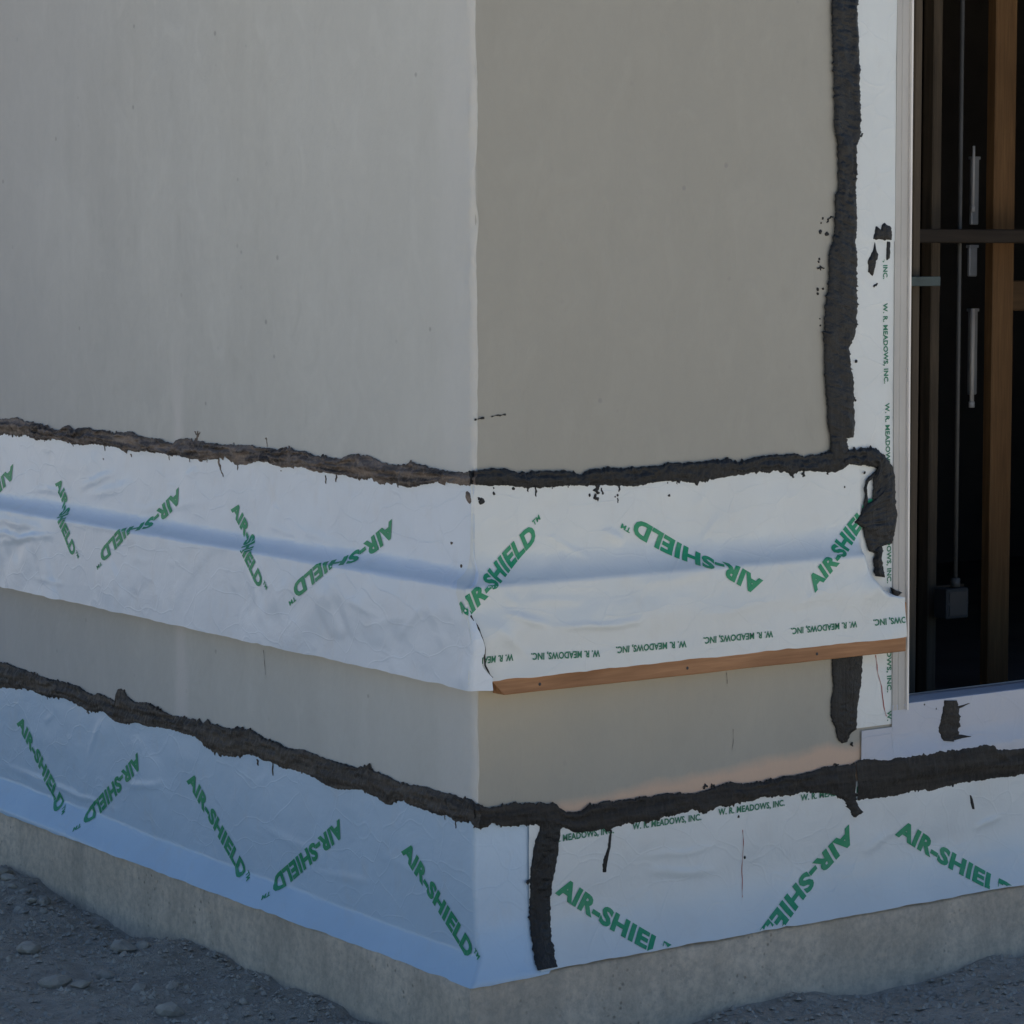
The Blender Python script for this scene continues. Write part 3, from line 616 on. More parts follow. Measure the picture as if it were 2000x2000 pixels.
def ribbon(name, face, A, B, T, mat, parent, surf, by=None, seed=1, edge=1.0, step=0.0017, K=15, taper=(False, False), ridges=1.0):
    length = max(np.sum(np.hypot(*np.diff(np.array(A), axis=0).T)), np.sum(np.hypot(*np.diff(np.array(B), axis=0).T)))
    if by is not None: length = abs(max(a[by] for a in A) - min(a[by] for a in A))
    n = max(6, int(length / step))
    a = resample(A, n, by); b = resample(B, n, by)
    s = np.linspace(0, length, n)
    dirv = a - b; wdt = np.maximum(np.hypot(dirv[:, 0], dirv[:, 1]), 1e-5); dirv = dirv / wdt[:, None]
    amp = edge * np.minimum(1, wdt / 0.02)
    for E, sg, sd in ((a, 1, 11), (b, -1, 29)):
        j = 0.0019 * fbm(s / 0.009, 0 * s, seed * 7 + sd) + 0.0015 * noise2(s / 0.0030, 0 * s, seed * 5 + sd + 3)
        sp = np.clip(noise2(s / 0.0045, 0 * s, seed * 3 + sd + 9) - 0.56, 0, 1) * 0.013     # strings and teeth
        mod = np.clip(0.45 + 0.75 * noise2(s / 0.045, 0 * s, seed * 11 + sd), 0.08, 1.2)
        E += (sg * (j * (0.45 + 0.55 * mod) + sp * mod) * amp)[:, None] * dirv
    t = np.linspace(0, 1, K); t = 0.5 - 0.5 * np.cos(math.pi * t)
    P = a[:, None, :] * (1 - t)[None, :, None] + b[:, None, :] * t[None, :, None]
    S = np.repeat(s[:, None], K, 1); TT = np.repeat(t[None, :], n, 0)
    dome = np.clip(1 - (2 * TT - 1) ** 4, 0, 1) ** 0.6
    q = seed * 3.7
    h = 0.55 + 0.28 * fbm(S / 0.03 + q, TT * 3 + q, seed) + ridges * 0.34 * noise2(S / 0.07 + q, TT * 7 + 0.4 * noise2(S / 0.03, TT, 5) + q, seed + 2) + 0.16 * fbm(S / 0.007 + q, TT * 5, seed + 4)
    h = np.clip(h, 0.12, 1.6) * dome
    if taper[0]: h *= np.clip(s / (0.12 * length), 0, 1)[:, None] ** 0.5
    if taper[1]: h *= np.clip((length - s) / (0.12 * length), 0, 1)[:, None] ** 0.5
    d = surf(P[..., 0], P[..., 1]) + 0.0004 + T * h
    d[:, 0] -= 0.0012; d[:, -1] -= 0.0012
    Q = P3(face, P[..., 0], P[..., 1], d)
    return mesh_obj(name, Q.reshape(-1, 3), grid_faces(n, K), mat, parent, True)

def drip(face, spec, mat, parent, surf, seed):
    u0, z0, u1, z1, w = spec
    A = np.array([u0, z0]); B = np.array([u1, z1]); d = B - A; L = max(np.hypot(*d), 0.004); d = d / L if np.hypot(*d) > 0 else np.array([0, -1.0])
    n = np.array([-d[1], d[0]])
    m = 9; e1 = []; e2 = []
    for i in range(m):
        t = i / (m - 1)
        ww = w * 0.6 * (0.35 + 0.65 * math.sin(math.pi * min(1, t * 0.9 + 0.12))) * (1 + 0.35 * math.sin(seed * 3.1 + i * 1.9))
        if i == m - 1: ww *= 0.25
        c = A + d * L * t + n * w * 0.3 * math.sin(seed + i * 1.1)
        e1.append(tuple(c + n * ww)); e2.append(tuple(c - n * ww))
    return ribbon('drip', face, e1, e2, min(0.003, w * 0.7), mat, parent, surf, seed=seed, edge=0.35, step=0.0014, K=6, taper=(False, True), ridges=0.2)

def blob(name, face, poly, T, mat, parent, surf, seed=1):
    poly = np.array(poly, float)
    closed = np.vstack([poly, poly[:1]])
    ln = np.sum(np.hypot(*np.diff(closed, axis=0).T))
    n = max(14, int(ln / 0.0022))
    E = resample(closed, n + 1)[:-1]
    c = E.mean(0)
    rr = np.hypot(*(E - c).T)
    s = np.arange(n) * ln / n
    E = c + (E - c) * (1 + np.clip(0.0016 / np.maximum(rr, 1e-4), 0, 0.35) * fbm(s / 0.006, 0 * s, seed))[:, None]
    V = []; rings = [(1.0, -0.0008), (0.93, 0.5 * T), (0.7, 0.9 * T), (0.38, T)]
    for k, (sc, h) in enumerate(rings):
        R = c + (E - c) * sc
        d = surf(R[:, 0], R[:, 1]) + 0.0004 + h * (1 + 0.35 * fbm(R[:, 0] * 160, R[:, 1] * 160, seed))
        V.append(P3(face, R[:, 0], R[:, 1], d))
    V = np.vstack(V + [P3(face, c[:1], c[1:], surf(c[:1], c[1:]) + T)])
    F = []
    for k in range(3):
        for i in range(n):
            F.append((k * n + i, k * n + (i + 1) % n, (k + 1) * n + (i + 1) % n, (k + 1) * n + i))
    for i in range(n): F.append((3 * n + i, 3 * n + (i + 1) % n, 4 * n))
    return mesh_obj(name, V, F, mat, parent, True)

def dot(face, u, z, r, mat, parent, surf, seed):
    q = random.Random(seed)
    poly = [(u + r * q.uniform(0.6, 1.25) * math.cos(t * math.pi / 4), z + r * q.uniform(0.7, 1.5) * math.sin(t * math.pi / 4)) for t in range(8)]
    return blob('splatter', face, poly, min(0.0022, r * 0.5), mat, parent, surf, seed)

def hairline(name, face, pts, w, mat, parent, surf, lift=0.0009):
    pts = np.array(pts, float); n = max(8, int(np.sum(np.hypot(*np.diff(pts, axis=0).T)) / 0.004))
    C = resample(pts, n); T = np.gradient(C, axis=0); T /= np.maximum(np.hypot(*T.T), 1e-9)[:, None]
    N = np.stack([-T[:, 1], T[:, 0]], 1)
    s = np.arange(n)
    C = C + N * (0.0012 * noise2(s / 5.0, 0 * s, 3))[:, None]
    ww = w * (0.35 + 0.65 * np.clip(noise2(s / 3.0, 0 * s, 9) + 0.6, 0, 1))
    a = C + N * ww[:, None]; b = C - N * ww[:, None]
    V = np.vstack([P3(face, E[:, 0], E[:, 1], surf(E[:, 0], E[:, 1]) + lift) for E in (a, b)])
    F = [(i, i + 1, n + i + 1, n + i) for i in range(n - 1)]
    return mesh_obj(name, V, F, mat, parent)

# ------------------------------------------------------------------ ground and foundation
def ground_height(x, y):
    d = np.minimum(np.maximum(-x, -y), 3.0)            # distance in front of the faces, roughly
    near = np.exp(-((d - 0.06) / 0.45) ** 2)
    return (0.018 * fbm(x * 3.1, y * 3.1, 91, 4) + 0.010 * fbm(x * 14, y * 14, 95, 3)) * (0.35 + 0.65 * near) - 0.01

def build_ground():
    xs = np.concatenate([[-900, -300, -100, -40, -15, -7, -4.5, -3.2], np.arange(-2.6, 2.0, 0.03), [2.4, 3.5, 6, 12, 30, 90, 300, 900]])
    ys = np.concatenate([[-900, -300, -100, -40, -15, -7, -4, -2.6], np.arange(-2.0, 3.2, 0.03), [3.8, 5, 8, 14, 30, 90, 300, 900]])
    X, Y = np.meshgrid(xs, ys)
    Zg = ground_height(X, Y)
    V = np.stack([X, Y, Zg], -1).reshape(-1, 3)
    o = mesh_obj('ground', V, grid_faces(len(ys), len(xs)), M['ground'], None, True)
    return tag(o, 'dry bare earth in front of the building', None, kind='structure')
build_ground()

fnd = thing('concrete_foundation', 'rough poured concrete foundation ledge under the lower membrane', 'foundation', (0, 0, 0))
def foundation_face(face):
    n = int(3.6 / 0.012); rows = [(0.118, 0.0), (0.1395, 0.0), (0.1405, 0.010), (0.1375, 0.0355), (0.131, 0.0385), (0.105, 0.039), (0.07, 0.039), (0.03, 0.040), (0.0, 0.041), (-0.06, 0.042), (-0.15, 0.042)]
    u = np.linspace(-0.0, 3.6, n); u[0] = -0.04
    V = []
    for k, (z, d) in enumerate(rows[1:]):
        zz = z + 0.0012 * fbm(u * 9, 0 * u + k, 101) * (1 if d > 0.02 and z > 0.1 else 0.3)
        dd = d + 0.0024 * fbm(u * 6, 0 * u + k * 0.5, 107) * (1 if d > 0.036 else 0)
        uu = u.copy(); dd[0] = d; uu[0] = -d; dd[1] = d
        V.append(P3(face, uu, zz, dd))
    V = np.vstack(V)
    F = grid_faces(len(rows) - 1, n)
    return mesh_obj('foundation_face', V, F, M['conc'], fnd, True)
foundation_face('L'); foundation_face('R')
box_obj('foundation_core', 0.0, 9.0, 0.0, 9.0, -0.3, 0.136, M['conc'], fnd)
box_obj('foundation_face', 3.6, 9.0, -0.045, 0.1, -0.2, 0.14, M['conc'], fnd)
box_obj('foundation_face', -0.045, 0.1, 3.6, 9.0, -0.2, 0.14, M['conc'], fnd)

# ------------------------------------------------------------------ the sheathed building
H = 3.4
bld = thing('sheathed_building', 'building corner clad in smooth grey sheathing board, with a door opening', 'building', (0, 0, 0.14))
UJ = 1.075
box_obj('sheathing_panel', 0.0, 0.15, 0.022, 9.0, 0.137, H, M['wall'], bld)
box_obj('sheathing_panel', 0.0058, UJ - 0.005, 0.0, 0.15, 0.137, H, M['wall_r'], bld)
box_obj('sheathing_panel', 2.75, 9.0, 0.0, 0.15, 0.137, H, M['wall'], bld)
box_obj('sheathing_panel', UJ - 0.005, 2.75, 0.0, 0.15, 2.75, H, M['wall'], bld)
box_obj('sill_wall', UJ - 0.005, 2.75, 0.0, 0.12, 0.137, 0.549, M['wall'], bld)
box_obj('rear_wall', 0.0, 9.0, 8.85, 9.0, 0.137, H, M['wall'], bld)
box_obj('side_wall', 8.85, 9.0, 0.15, 8.85, 0.137, H, M['wall'], bld)
box_obj('roof', -0.05, 9.05, -0.05, 9.05, H, H + 0.22, M['roof'], bld)
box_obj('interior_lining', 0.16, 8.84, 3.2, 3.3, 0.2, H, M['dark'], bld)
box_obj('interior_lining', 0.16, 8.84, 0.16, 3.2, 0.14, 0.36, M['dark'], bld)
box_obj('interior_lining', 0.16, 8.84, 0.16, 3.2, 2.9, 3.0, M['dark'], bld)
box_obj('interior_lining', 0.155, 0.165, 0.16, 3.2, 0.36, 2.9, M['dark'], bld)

def corner_bead():
    zz = np.concatenate([np.arange(0.138, 2.25, 0.005), [2.5, 3.0, H]])
    prof = [(0.0, 0.055, 0.0006), (0.0, 0.04, 0.0014), (0.0, 0.024, 0.0018), (0.0, 0.012, 0.0020), (0.0, 0.005, 0.0018), (0.0012, 0.0015, 0.0012), (0.0028, 0.0, 0.0014), (0.0042, 0.0, 0.0012), (0.0055, 0.0, 0.0008), (0.0066, 0.0, 0.0003)]
    V = []
    for z in zz:
        for k, (x, y, o) in enumerate(prof):
            j = float(0.0019 * fbm(np.array(z * 21.0), np.array(k * 0.7), 131, 4)) + float(0.0013 * noise2(np.array(z * 120.0), np.array(k * 0.9), 137))
            e = 1.0 if 2 < k < 8 else 0.35
            nx, ny = (-1, 0) if k < 5 else ((-0.7, -0.7) if k == 5 else (0, -1))
            oo = max((o + j * e) * (0.45 if (z < 0.46 or 0.69 < z < 1.06) else 1.0), 0.0003)
            if k >= 5: x = x + float(np.clip(0.0018 + 0.0030 * fbm(np.array(z * 13.0), np.array(0.0), 151, 4), -0.001, 0.008))
            V.append((x + nx * oo - (0.0008 if k in (4, 6) else 0) * (1 if k == 4 else 0), y + ny * oo, z))
    return mesh_obj('corner_bead', V, [f[::-1] for f in grid_faces(len(zz), len(prof))], M['wall'], bld, True)
corner_bead()
hairline('hairline_crack', 'R', DATA['crack_R'][:3], 0.0007, M['pencil'], bld, flat(0.0))
hairline('hairline_crack', 'R', DATA['crack_R'][3:], 0.0007, M['pencil'], bld, flat(0.0))
hairline('hairline_crack', 'L', DATA['crack_L'], 0.0010, M['pencil'], bld, flat(0.0))
sc = DATA['scratch_R']
hairline('scratch', 'R', sc[:3], 0.0022, M['masV'], bld, flat(0.0014))
hairline('scratch', 'R', sc[3:5], 0.0014, M['masV'], bld, flat(0.0006))
hairline('scratch', 'R', sc[4:], 0.0018, M['masV'], bld, flat(0.0006))

# battens behind the upper membrane
bt = thing('wood_batten', 'brown wooden batten edge showing below the upper right membrane', 'batten', (0, 0, 0.672))
def batten(face, u0, u1, z0, z1, par):
    n = int((u1 - u0) / 0.02); u = np.linspace(u0, u1, n)
    rows = [(z1, 0.001), (z1, 0.037), (z1 - 0.002, 0.0392), (0.706, 0.0392), (z0 + 0.002, 0.0392), (z0, 0.037), (z0, 0.001)]
    V = []
    for z, d in rows:
        zz = z + 0.0012 * fbm(u * 4, 0 * u, 141) * (1 if d > 0.01 else 0)
        uu = u.copy()
        if face == 'R':
            uu[0] = 0.041 - min(0.034, max(0.0, z - z0))
            zr = np.interp(uu, [0.0, 0.90, 0.925, 0.95, 1.0, 1.05], [0.874, 0.874, 0.868, 0.822, 0.778, 0.772])
            zz = np.minimum(zz, zr - (0.0 if z == z1 else 0.002))
        V.append(P3(face, uu, zz + (0 * u), d + 0 * u))
    V = np.vstack(V); F = grid_faces(7, n) + [tuple(k * n for k in range(7)), tuple(k * n + n - 1 for k in range(7))[::-1]]
    return mesh_obj('board', V, F, M['wood'], par)
o = batten('R', 0.036, 1.0405, 0.672, 0.874, bt)
for un in (0.12, 0.47, 0.80):
    V = [(un + 0.0032 * math.cos(a), -0.0398, 0.686 + 0.0032 * math.sin(a)) for a in np.linspace(0, 2 * math.pi, 10, endpoint=False)] + [(un, -0.0404, 0.686)]
    mesh_obj('nail_head', V, [(i, (i + 1) % 10, 10) for i in range(10)], M['boxgrey'], bt)
bl = thing('wood_batten', 'wooden batten covered by the long upper left membrane', 'batten', (0, 0, 0.69))
batten('L', -0.036, 3.4, 0.6925, 0.874, bl)

# ------------------------------------------------------------------ membranes
tabBR = arc_tables(lambda z: 0.0066 + 0.039 * np.clip((0.275 - z) / 0.135, 0, 1) ** 2, 0.5, 0.1)
tabUL = arc_tables(lambda z: profU(z, 0.040), 1.10, 0.60)
tabUR = arc_tables(lambda z: profU(z, 0.068), 1.10, 0.60)

ful = thing('membrane_flashing', 'white membrane band over the grey left wall, creased lengthwise over a batten', 'membrane', (0, 0, 0.69))
def umin_UL(z):
    f = np.interp(z, [0.69, 0.7076, 0.733, 0.766, 0.80, 0.835, 1.1], [0.048, 0.045, 0.026, 0.024, 0.012, 0.0, 0.0])
    f = f + np.where((z < 0.83), 0.003 * noise2(z * 90, 0 * z, 3), 0)
    return -dU_R(np.zeros_like(z), z) - f
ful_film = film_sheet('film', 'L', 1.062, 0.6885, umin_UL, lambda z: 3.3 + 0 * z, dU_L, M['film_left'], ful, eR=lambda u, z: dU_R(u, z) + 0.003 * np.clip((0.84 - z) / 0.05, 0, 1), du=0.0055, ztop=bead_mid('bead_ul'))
for s in DATA['text']['ul']:
    lettering(ful_film, 'L', s, TXT_BIG, 0.030, dU_L, M['ink'], tabs=tabUL)

fur = thing('membrane_flashing', 'white membrane band on the right face, reaching to the door jamb', 'membrane', (0, 0, 0.70))
def umin_UR(z):
    f = np.interp(z, [0.70, 0.815, 0.836, 0.8586, 0.875, 0.92, 1.1], [0.0, 0.0, 0.022, 0.034, 0.028, 0.006, 0.0])
    return -dU_L(np.zeros_like(z), z) - f
fur_film = film_sheet('film', 'R', 1.055, 0.7015, umin_UR, umax_UR, dU_R, M['film'], fur, eL=dU_L, du=0.0055, ztop=lambda u: np.where(u < 0.86, bead_mid('bead_ur')(u), 1.060))
for k, s in enumerate(DATA['text']['ur']):
    lettering(fur_film, 'R', s, TXT_BIG, 0.032, dU_R, M['ink'], tabs=tabUR, eL=dU_L if k == 0 else None, shear=-0.0 if k else 0.22,
              clip=(lambda u, z: u > umin_UR(z) + 0.002) if k == 0 else None)
for s in DATA['text']['ur_s']:
    lettering(fur_film, 'R', s, TXT_SMALL, 0.0125, dU_R, M['ink_s'], mids=False, clip=lambda u, z: (u > -0.02) & (u < umax_UR(z) - 0.001))

fbl = thing('membrane_flashing', 'white base membrane with painted blue shade along the foot of the left wall', 'membrane', (0, 0, 0.135))
fbl_film = film_sheet('film', 'L', 0.445, 0.1345, lambda z: -0.215 + 0 * z, lambda z: 3.5 + 0 * z, dB_L, M['film_shaded'], fbl, eR=lambda u, z: dB_R(u, z) - 0.006, du=0.0055, ztop=lambda u: np.where(u > 0, bead_mid('bead_ll')(u), bead_mid('bead_lr')(-u)))
for s in DATA['text']['bl']:
    lettering(fbl_film, 'L', s, TXT_BIG, 0.034, dB_L, M['ink'], clip=lambda u, z: z > 0.137)

fbr = thing('membrane_flashing', 'white base membrane along the foot of the right face under the door sill', 'membrane', (0, 0, 0.14))
fbr_film = film_sheet('film', 'R', 0.435, 0.1425, lambda z: 0.118 + 0 * z, lambda z: 3.4 + 0 * z, dB_R, M['film'], fbr, du=0.0065, ztop=lambda u: np.where(u < 0.94, bead_mid('bead_lr')(u), bead_mid('bead_sill')(u)))
for s in DATA['text']['br']:
    lettering(fbr_film, 'R', s, TXT_BIG0, 0.035, dB_R, M['ink'], tabs=tabBR, clip=lambda u, z: z > 0.1445)
for s in DATA['text']['br_s']:
    lettering(fbr_film, 'R', s, TXT_SMALL, 0.0125, dB_R, M['ink_s'], mids=False)
hairline('chalk_line', 'R', DATA['red_base'], 0.0008, M['red'], fbr_film, dB_R)

TEAR = [(-0.0405, 0.828), (-0.034, 0.815), (-0.0255, 0.80), (-0.0145, 0.766), (-0.0115, 0.733), (0.004, 0.7125), (0.008, 0.7085)]
hairline('tear_shadow_line', 'R', TEAR, 0.0019, M['masV'], fur_film, lambda u, z: dU_R(u, z) + 0.0075, 0.0)  # black line along the tear stands for its shadow gap and mastic
fst = thing('jamb_strip', 'narrow white membrane strip beside the door jamb with small green print', 'membrane', (0.93, 0, 0.515))
dST = lambda u, z: 0.0026 + 0.0007 * fbm(np.asarray(u) * 12, np.asarray(z) * 6, 71)
fst_film = film_sheet('film', 'R', 1.508, 0.5165, lambda z: 0.897 + (1.5 - z) * 0.009, lambda z: 1.0365 + (1.5 - z) * 0.006, dST, M['film'], fst, ragged=0.0)
for k, s in enumerate(DATA['text']['st_s']):
    if k == 0: cl = lambda u, z: z < 1.47
    elif k == 5: cl = lambda u, z: z > 0.519
    else: cl = None
    lettering(fst_film, 'R', s, TXT_SMALL, 0.0115, dST, M['ink_s'], mids=False, clip=cl, lift=0.0008)
hairline('chalk_line', 'R', DATA['red_strip'], 0.0011, M['red'], fst_film, dST)
fs2 = thing('jamb_strip', 'plain upper membrane strip lapped over the printed strip beside the jamb', 'membrane', (0.93, 0, 1.5))
film_sheet('film', 'R', 3.0, 1.5055, lambda z: 0.897 + 0 * z, lambda z: 1.034 + 0 * z, lambda u, z: dST(u, z) + 0.0013, M['film'], fs2, dz=0.012, ragged=0.0006)

fsl = thing('sill_membrane', 'pale blue membrane wrapped over the door sill', 'membrane', (1.04, 0, 0.43))
def ztop_sill(u): return np.where(u < 1.036, 0.5105, 0.5555)
def sill_sheet():
    uu = np.concatenate([np.arange(0.953, 1.0355, 0.0055), [1.0357, 1.0363], np.arange(1.042, 3.0, 0.008)])
    nr = 30; t = np.linspace(0, 1, nr)[:, None]
    U = np.repeat(uu[None, :], nr, 0)
    Zz = ztop_sill(U) * (1 - t) + bead_mid('bead_sill')(U) * t
    Pn = P3('R', U, Zz, dS(U, Zz))
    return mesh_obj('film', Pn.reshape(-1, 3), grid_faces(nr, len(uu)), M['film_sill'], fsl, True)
sill_sheet()
def sill_cap():
    uu = np.arange(1.0765, 2.9, 0.012); yy = np.array([-0.0048, -0.0035, 0.0, 0.02, 0.045, 0.0625, 0.064])
    zz = np.array([0.5535, 0.5562, 0.5568, 0.5572, 0.558, 0.559, 0.54])
    U, Y = np.meshgrid(uu, yy); Zs = np.repeat(zz[:, None], len(uu), 1) + 0.0008 * fbm(U * 8, Y * 20, 81)
    return mesh_obj('sill_cap', np.stack([U, Y, Zs], -1).reshape(-1, 3), [f[::-1] for f in grid_faces(len(yy), len(uu))], M['film_sill'], fsl, True)
sill_cap()

# ------------------------------------------------------------------ mastic sealant
def sealant(name, label, loc): return thing(name, label, 'sealant', loc)
bUL = sealant('sealant_bead', 'ropy brown black sealant bead along the top of the upper left membrane', (0, 1, 1.06))
ribbon('bead', 'L', *[past_corner(e) for e in DATA['bead_ul']], 0.0125, M['masL'], bUL, lambda u, z: np.where(z < bead_mid('bead_ul', 0.6)(u), dU_L(u, z), 0.003), by=0, seed=1, edge=1.15, K=23, ridges=1.9)
bUR = sealant('sealant_bead', 'black sealant bead along the top of the upper right membrane', (0.4, 0, 1.06))
ribbon('bead', 'R', *[past_corner(e) for e in DATA['bead_ur']], 0.0078, M['masR'], bUR, lambda u, z: np.where(z < bead_mid('bead_ur', 0.6)(u), dU_R(u, z), 0.004), by=0, seed=2, K=17, ridges=0.7)
bJV = sealant('sealant_bead', 'tall upright black sealant bead between grey wall and jamb strip', (0.9, 0, 1.06))
ribbon('bead', 'R', *DATA['bead_jv'], 0.008, M['masV'], bJV, lambda u, z: 0.0058 + 0 * u, by=None, seed=3, K=17, ridges=0.7)
HKS = lambda u, z: np.where(u < 0.955, dU_R(np.minimum(u, 0.955), z), 0.0055) + 0.001
bHK = sealant('sealant_bead', 'thick hooked black sealant blot curling down beside the jamb', (1.0, 0, 0.8))
ribbon('bead', 'R', *DATA['bead_hook'], 0.0095, M['masV'], bHK, HKS, seed=4, K=21, ridges=0.6)
ribbon('smear', 'R', *DATA['bead_hook_in'], 0.004, M['masV'], bHK, HKS, seed=5, K=9, edge=1.4)
blob('smear', 'R', DATA['blot_tri'], 0.004, M['masV'], bHK, lambda u, z: 0.008 + 0 * u, seed=6)
bLL = sealant('sealant_bead', 'wide dark brown sealant bead along the top of the left base membrane', (0, 1, 0.45))
ribbon('bead', 'L', *[past_corner(e) for e in DATA['bead_ll']], 0.0095, M['masL2'], bLL, lambda u, z: np.where(z < bead_mid('bead_ll', 0.6)(u), dB_L(u, z), 0.003), by=0, seed=7, K=21, ridges=1.3)
bLR = sealant('sealant_bead', 'black sealant bead along the top of the right base membrane', (0.4, 0, 0.43))
ribbon('bead', 'R', *[past_corner(e) for e in DATA['bead_lr']], 0.0075, M['masS'], bLR, lambda u, z: np.where(z < bead_mid('bead_lr', 0.6)(u), dB_R(u, z), 0.005), by=0, seed=8, K=19, ridges=0.9)
ribbon('smear', 'R', *DATA['drop_lr'], 0.005, M['masS'], bLR, lambda u, z: dB_R(u, z), seed=9, K=13, edge=1.3)
bSM = sealant('sealant_bead', 'short upright black sealant strip over the base membrane lap near the corner', (0.14, 0, 0.2))
ribbon('bead', 'R', *[[(p[0], max(p[1], 0.146)) for p in e if p[1] > 0.10] for e in DATA['bead_seam']], 0.006, M['masV'], bSM, lambda u, z: dB_R(u, z) + 0.001, seed=10, K=17, ridges=0.7, taper=(False, True))
bSL = sealant('sealant_bead', 'broad umber sealant band below the door sill membrane', (1.3, 0, 0.43))
ribbon('bead', 'R', *DATA['bead_sill'], 0.007, M['masS'], bSL, lambda u, z: np.where(z > bead_mid('bead_sill', 0.4)(u), dS(u, z), dB_R(u, z)), by=0, seed=11, K=21, ridges=0.6)
bJL = sealant('sealant_bead', 'short upright black sealant patch beneath the batten end', (0.9, 0, 0.5))
ribbon('bead', 'R', *DATA['bead_jl'], 0.005, M['masV'], bJL, lambda u, z: 0.003 + 0 * u, seed=12, K=17, ridges=0.7, taper=(False, True))
bSS = sealant('sealant_smear', 'brown sealant smear daubed on the sill membrane face', (1.2, 0, 0.47))
ribbon('smear', 'R', *DATA['smear_sill'], 0.005, M['masS'], bSS, dS, seed=13, K=13, edge=1.2)
ribbon('smear', 'R', *DATA['smear_spur'], 0.002, M['masS'], bSS, dS, seed=14, K=7, edge=0.5)
ribbon('smear', 'R', *DATA['smear_spur2'], 0.002, M['masS'], bSS, dS, seed=15, K=7, edge=0.5)
bDR = sealant('sealant_drip', 'thin black sealant run on the right base membrane', (0.3, 0, 0.3))
ribbon('drip', 'R', *DATA['drip_br'], 0.003, M['masV'], bDR, dB_R, seed=16, K=7, edge=0.9, taper=(False, True))
bDS = sealant('sealant_drip', 'small black sealant dash on the base membrane below the sill band', (1.2, 0, 0.33))
ribbon('drip', 'R', *DATA['smear_br'], 0.002, M['masV'], bDS, dB_R, seed=17, K=7, edge=0.6)
bBT = sealant('sealant_smear', 'black sealant blot high on the jamb strip', (1.0, 0, 1.45))
blob('blot', 'R', DATA['blot_top'], 0.004, M['masV'], bBT, lambda u, z: 0.0045 + 0 * u, seed=18)
blob('blot', 'R', DATA['blot_mid'], 0.003, M['masV'], bBT, dST, seed=19)
blob('blot', 'R', DATA['blot_side'], 0.003, M['masV'], bBT, dST, seed=20)
for i, s in enumerate(DATA['drips_L']):
    low = s[1] < 0.6
    drip('L', s, M['masL2'] if low else M['masL'], bLL if low else bUL, surfL, i + 30)
for i, s in enumerate(DATA['drips_R']):
    par = bBT if (s[0] > 0.95 and s[1] > 1.2) else (bJV if s[1] > 1.1 else (bUR if s[1] > 0.7 else (bSM if s[0] < 0.2 else bLR)))
    drip('R', s, M['masV'], par, surfR, i + 130)
for i, (u, z, r) in enumerate(DATA['blobs_L']):
    dot('L', u, z, r, M['masL'], bUL, surfL, i + 230)
for i, (u, z, r) in enumerate(DATA['dots_R']):
    par = bJV if z > 1.1 else (bUR if z > 0.7 else bLR)
    dot('R', u, z, r, M['masV'], par, surfR, i + 260)

# ------------------------------------------------------------------ door jamb
jb = thing('door_jamb', 'pale metal door jamb trim with a bright edge', 'door frame', (1.06, 0, 0.545))
def jamb_profile():
    prof = [(1.032, 0.0005), (1.032, -0.0052), (1.040, -0.0056), (1.046, -0.0050), (1.0475, -0.0064), (1.062, -0.0066), (1.0635, -0.0052), (1.0672, -0.0052), (1.0672, 0.13)]
    zz = np.linspace(0.5445, 2.75, 60)
    V = []
    for z in zz:
        sh = (1.2 - z) * 0.008 if z < 1.2 else (1.2 - z) * 0.002
        for k, (x, y) in enumerate(prof):
            V.append((x + sh + 0.0004 * math.sin(z * 7 + k), y, z))
    return mesh_obj('jamb_trim', V, grid_faces(len(zz), len(prof)), M['jamb'], jb)
jamb_profile()
def jamb_lip():
    prof = [(1.0676, 0.02), (1.0676, -0.0105), (1.0715, -0.0112), (1.0722, 0.02), (1.0722, 0.125)]
    zz = np.linspace(0.543, 2.75, 60)
    V = [(x + ((1.2 - z) * 0.008 if z < 1.2 else (1.2 - z) * 0.002), y, z) for z in zz for x, y in prof]
    return mesh_obj('jamb_lip', V, grid_faces(len(zz), len(prof)), M['lip'], jb)
jamb_lip()

# ------------------------------------------------------------------ inside the opening
def stud(x0, x1, y0, y1, label, mat='stud', z0=0.36, z1=2.9):
    t = thing('wall_stud', label, 'stud', ((x0 + x1) / 2, y0, z0), 'wall studs inside the opening')
    box_obj('board', x0, x1, y0, y1, z0, z1, M[mat], t, 0.003)
    return t
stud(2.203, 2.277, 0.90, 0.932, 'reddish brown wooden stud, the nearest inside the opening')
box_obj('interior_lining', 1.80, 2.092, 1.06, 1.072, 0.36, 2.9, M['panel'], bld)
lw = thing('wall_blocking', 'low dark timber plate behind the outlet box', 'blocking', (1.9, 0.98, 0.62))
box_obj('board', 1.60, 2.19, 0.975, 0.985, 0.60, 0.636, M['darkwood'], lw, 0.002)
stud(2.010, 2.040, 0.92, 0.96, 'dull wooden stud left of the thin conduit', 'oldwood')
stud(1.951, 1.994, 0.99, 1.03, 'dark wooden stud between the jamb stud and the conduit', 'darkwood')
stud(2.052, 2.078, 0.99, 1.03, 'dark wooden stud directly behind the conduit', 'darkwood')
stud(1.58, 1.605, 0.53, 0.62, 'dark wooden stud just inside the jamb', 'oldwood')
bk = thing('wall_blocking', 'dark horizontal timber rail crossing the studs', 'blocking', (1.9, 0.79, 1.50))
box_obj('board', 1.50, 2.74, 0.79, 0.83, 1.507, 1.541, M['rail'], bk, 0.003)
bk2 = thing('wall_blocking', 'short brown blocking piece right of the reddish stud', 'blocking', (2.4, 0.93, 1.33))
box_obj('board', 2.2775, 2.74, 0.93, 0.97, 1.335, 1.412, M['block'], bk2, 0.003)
st = thing('metal_strap', 'short teal grey metal strap near the jamb', 'strap', (1.6, 0.5, 1.43))
box_obj('strap', 1.52, 1.64, 0.50, 0.506, 1.407, 1.429, M['teal'], st, 0.001)
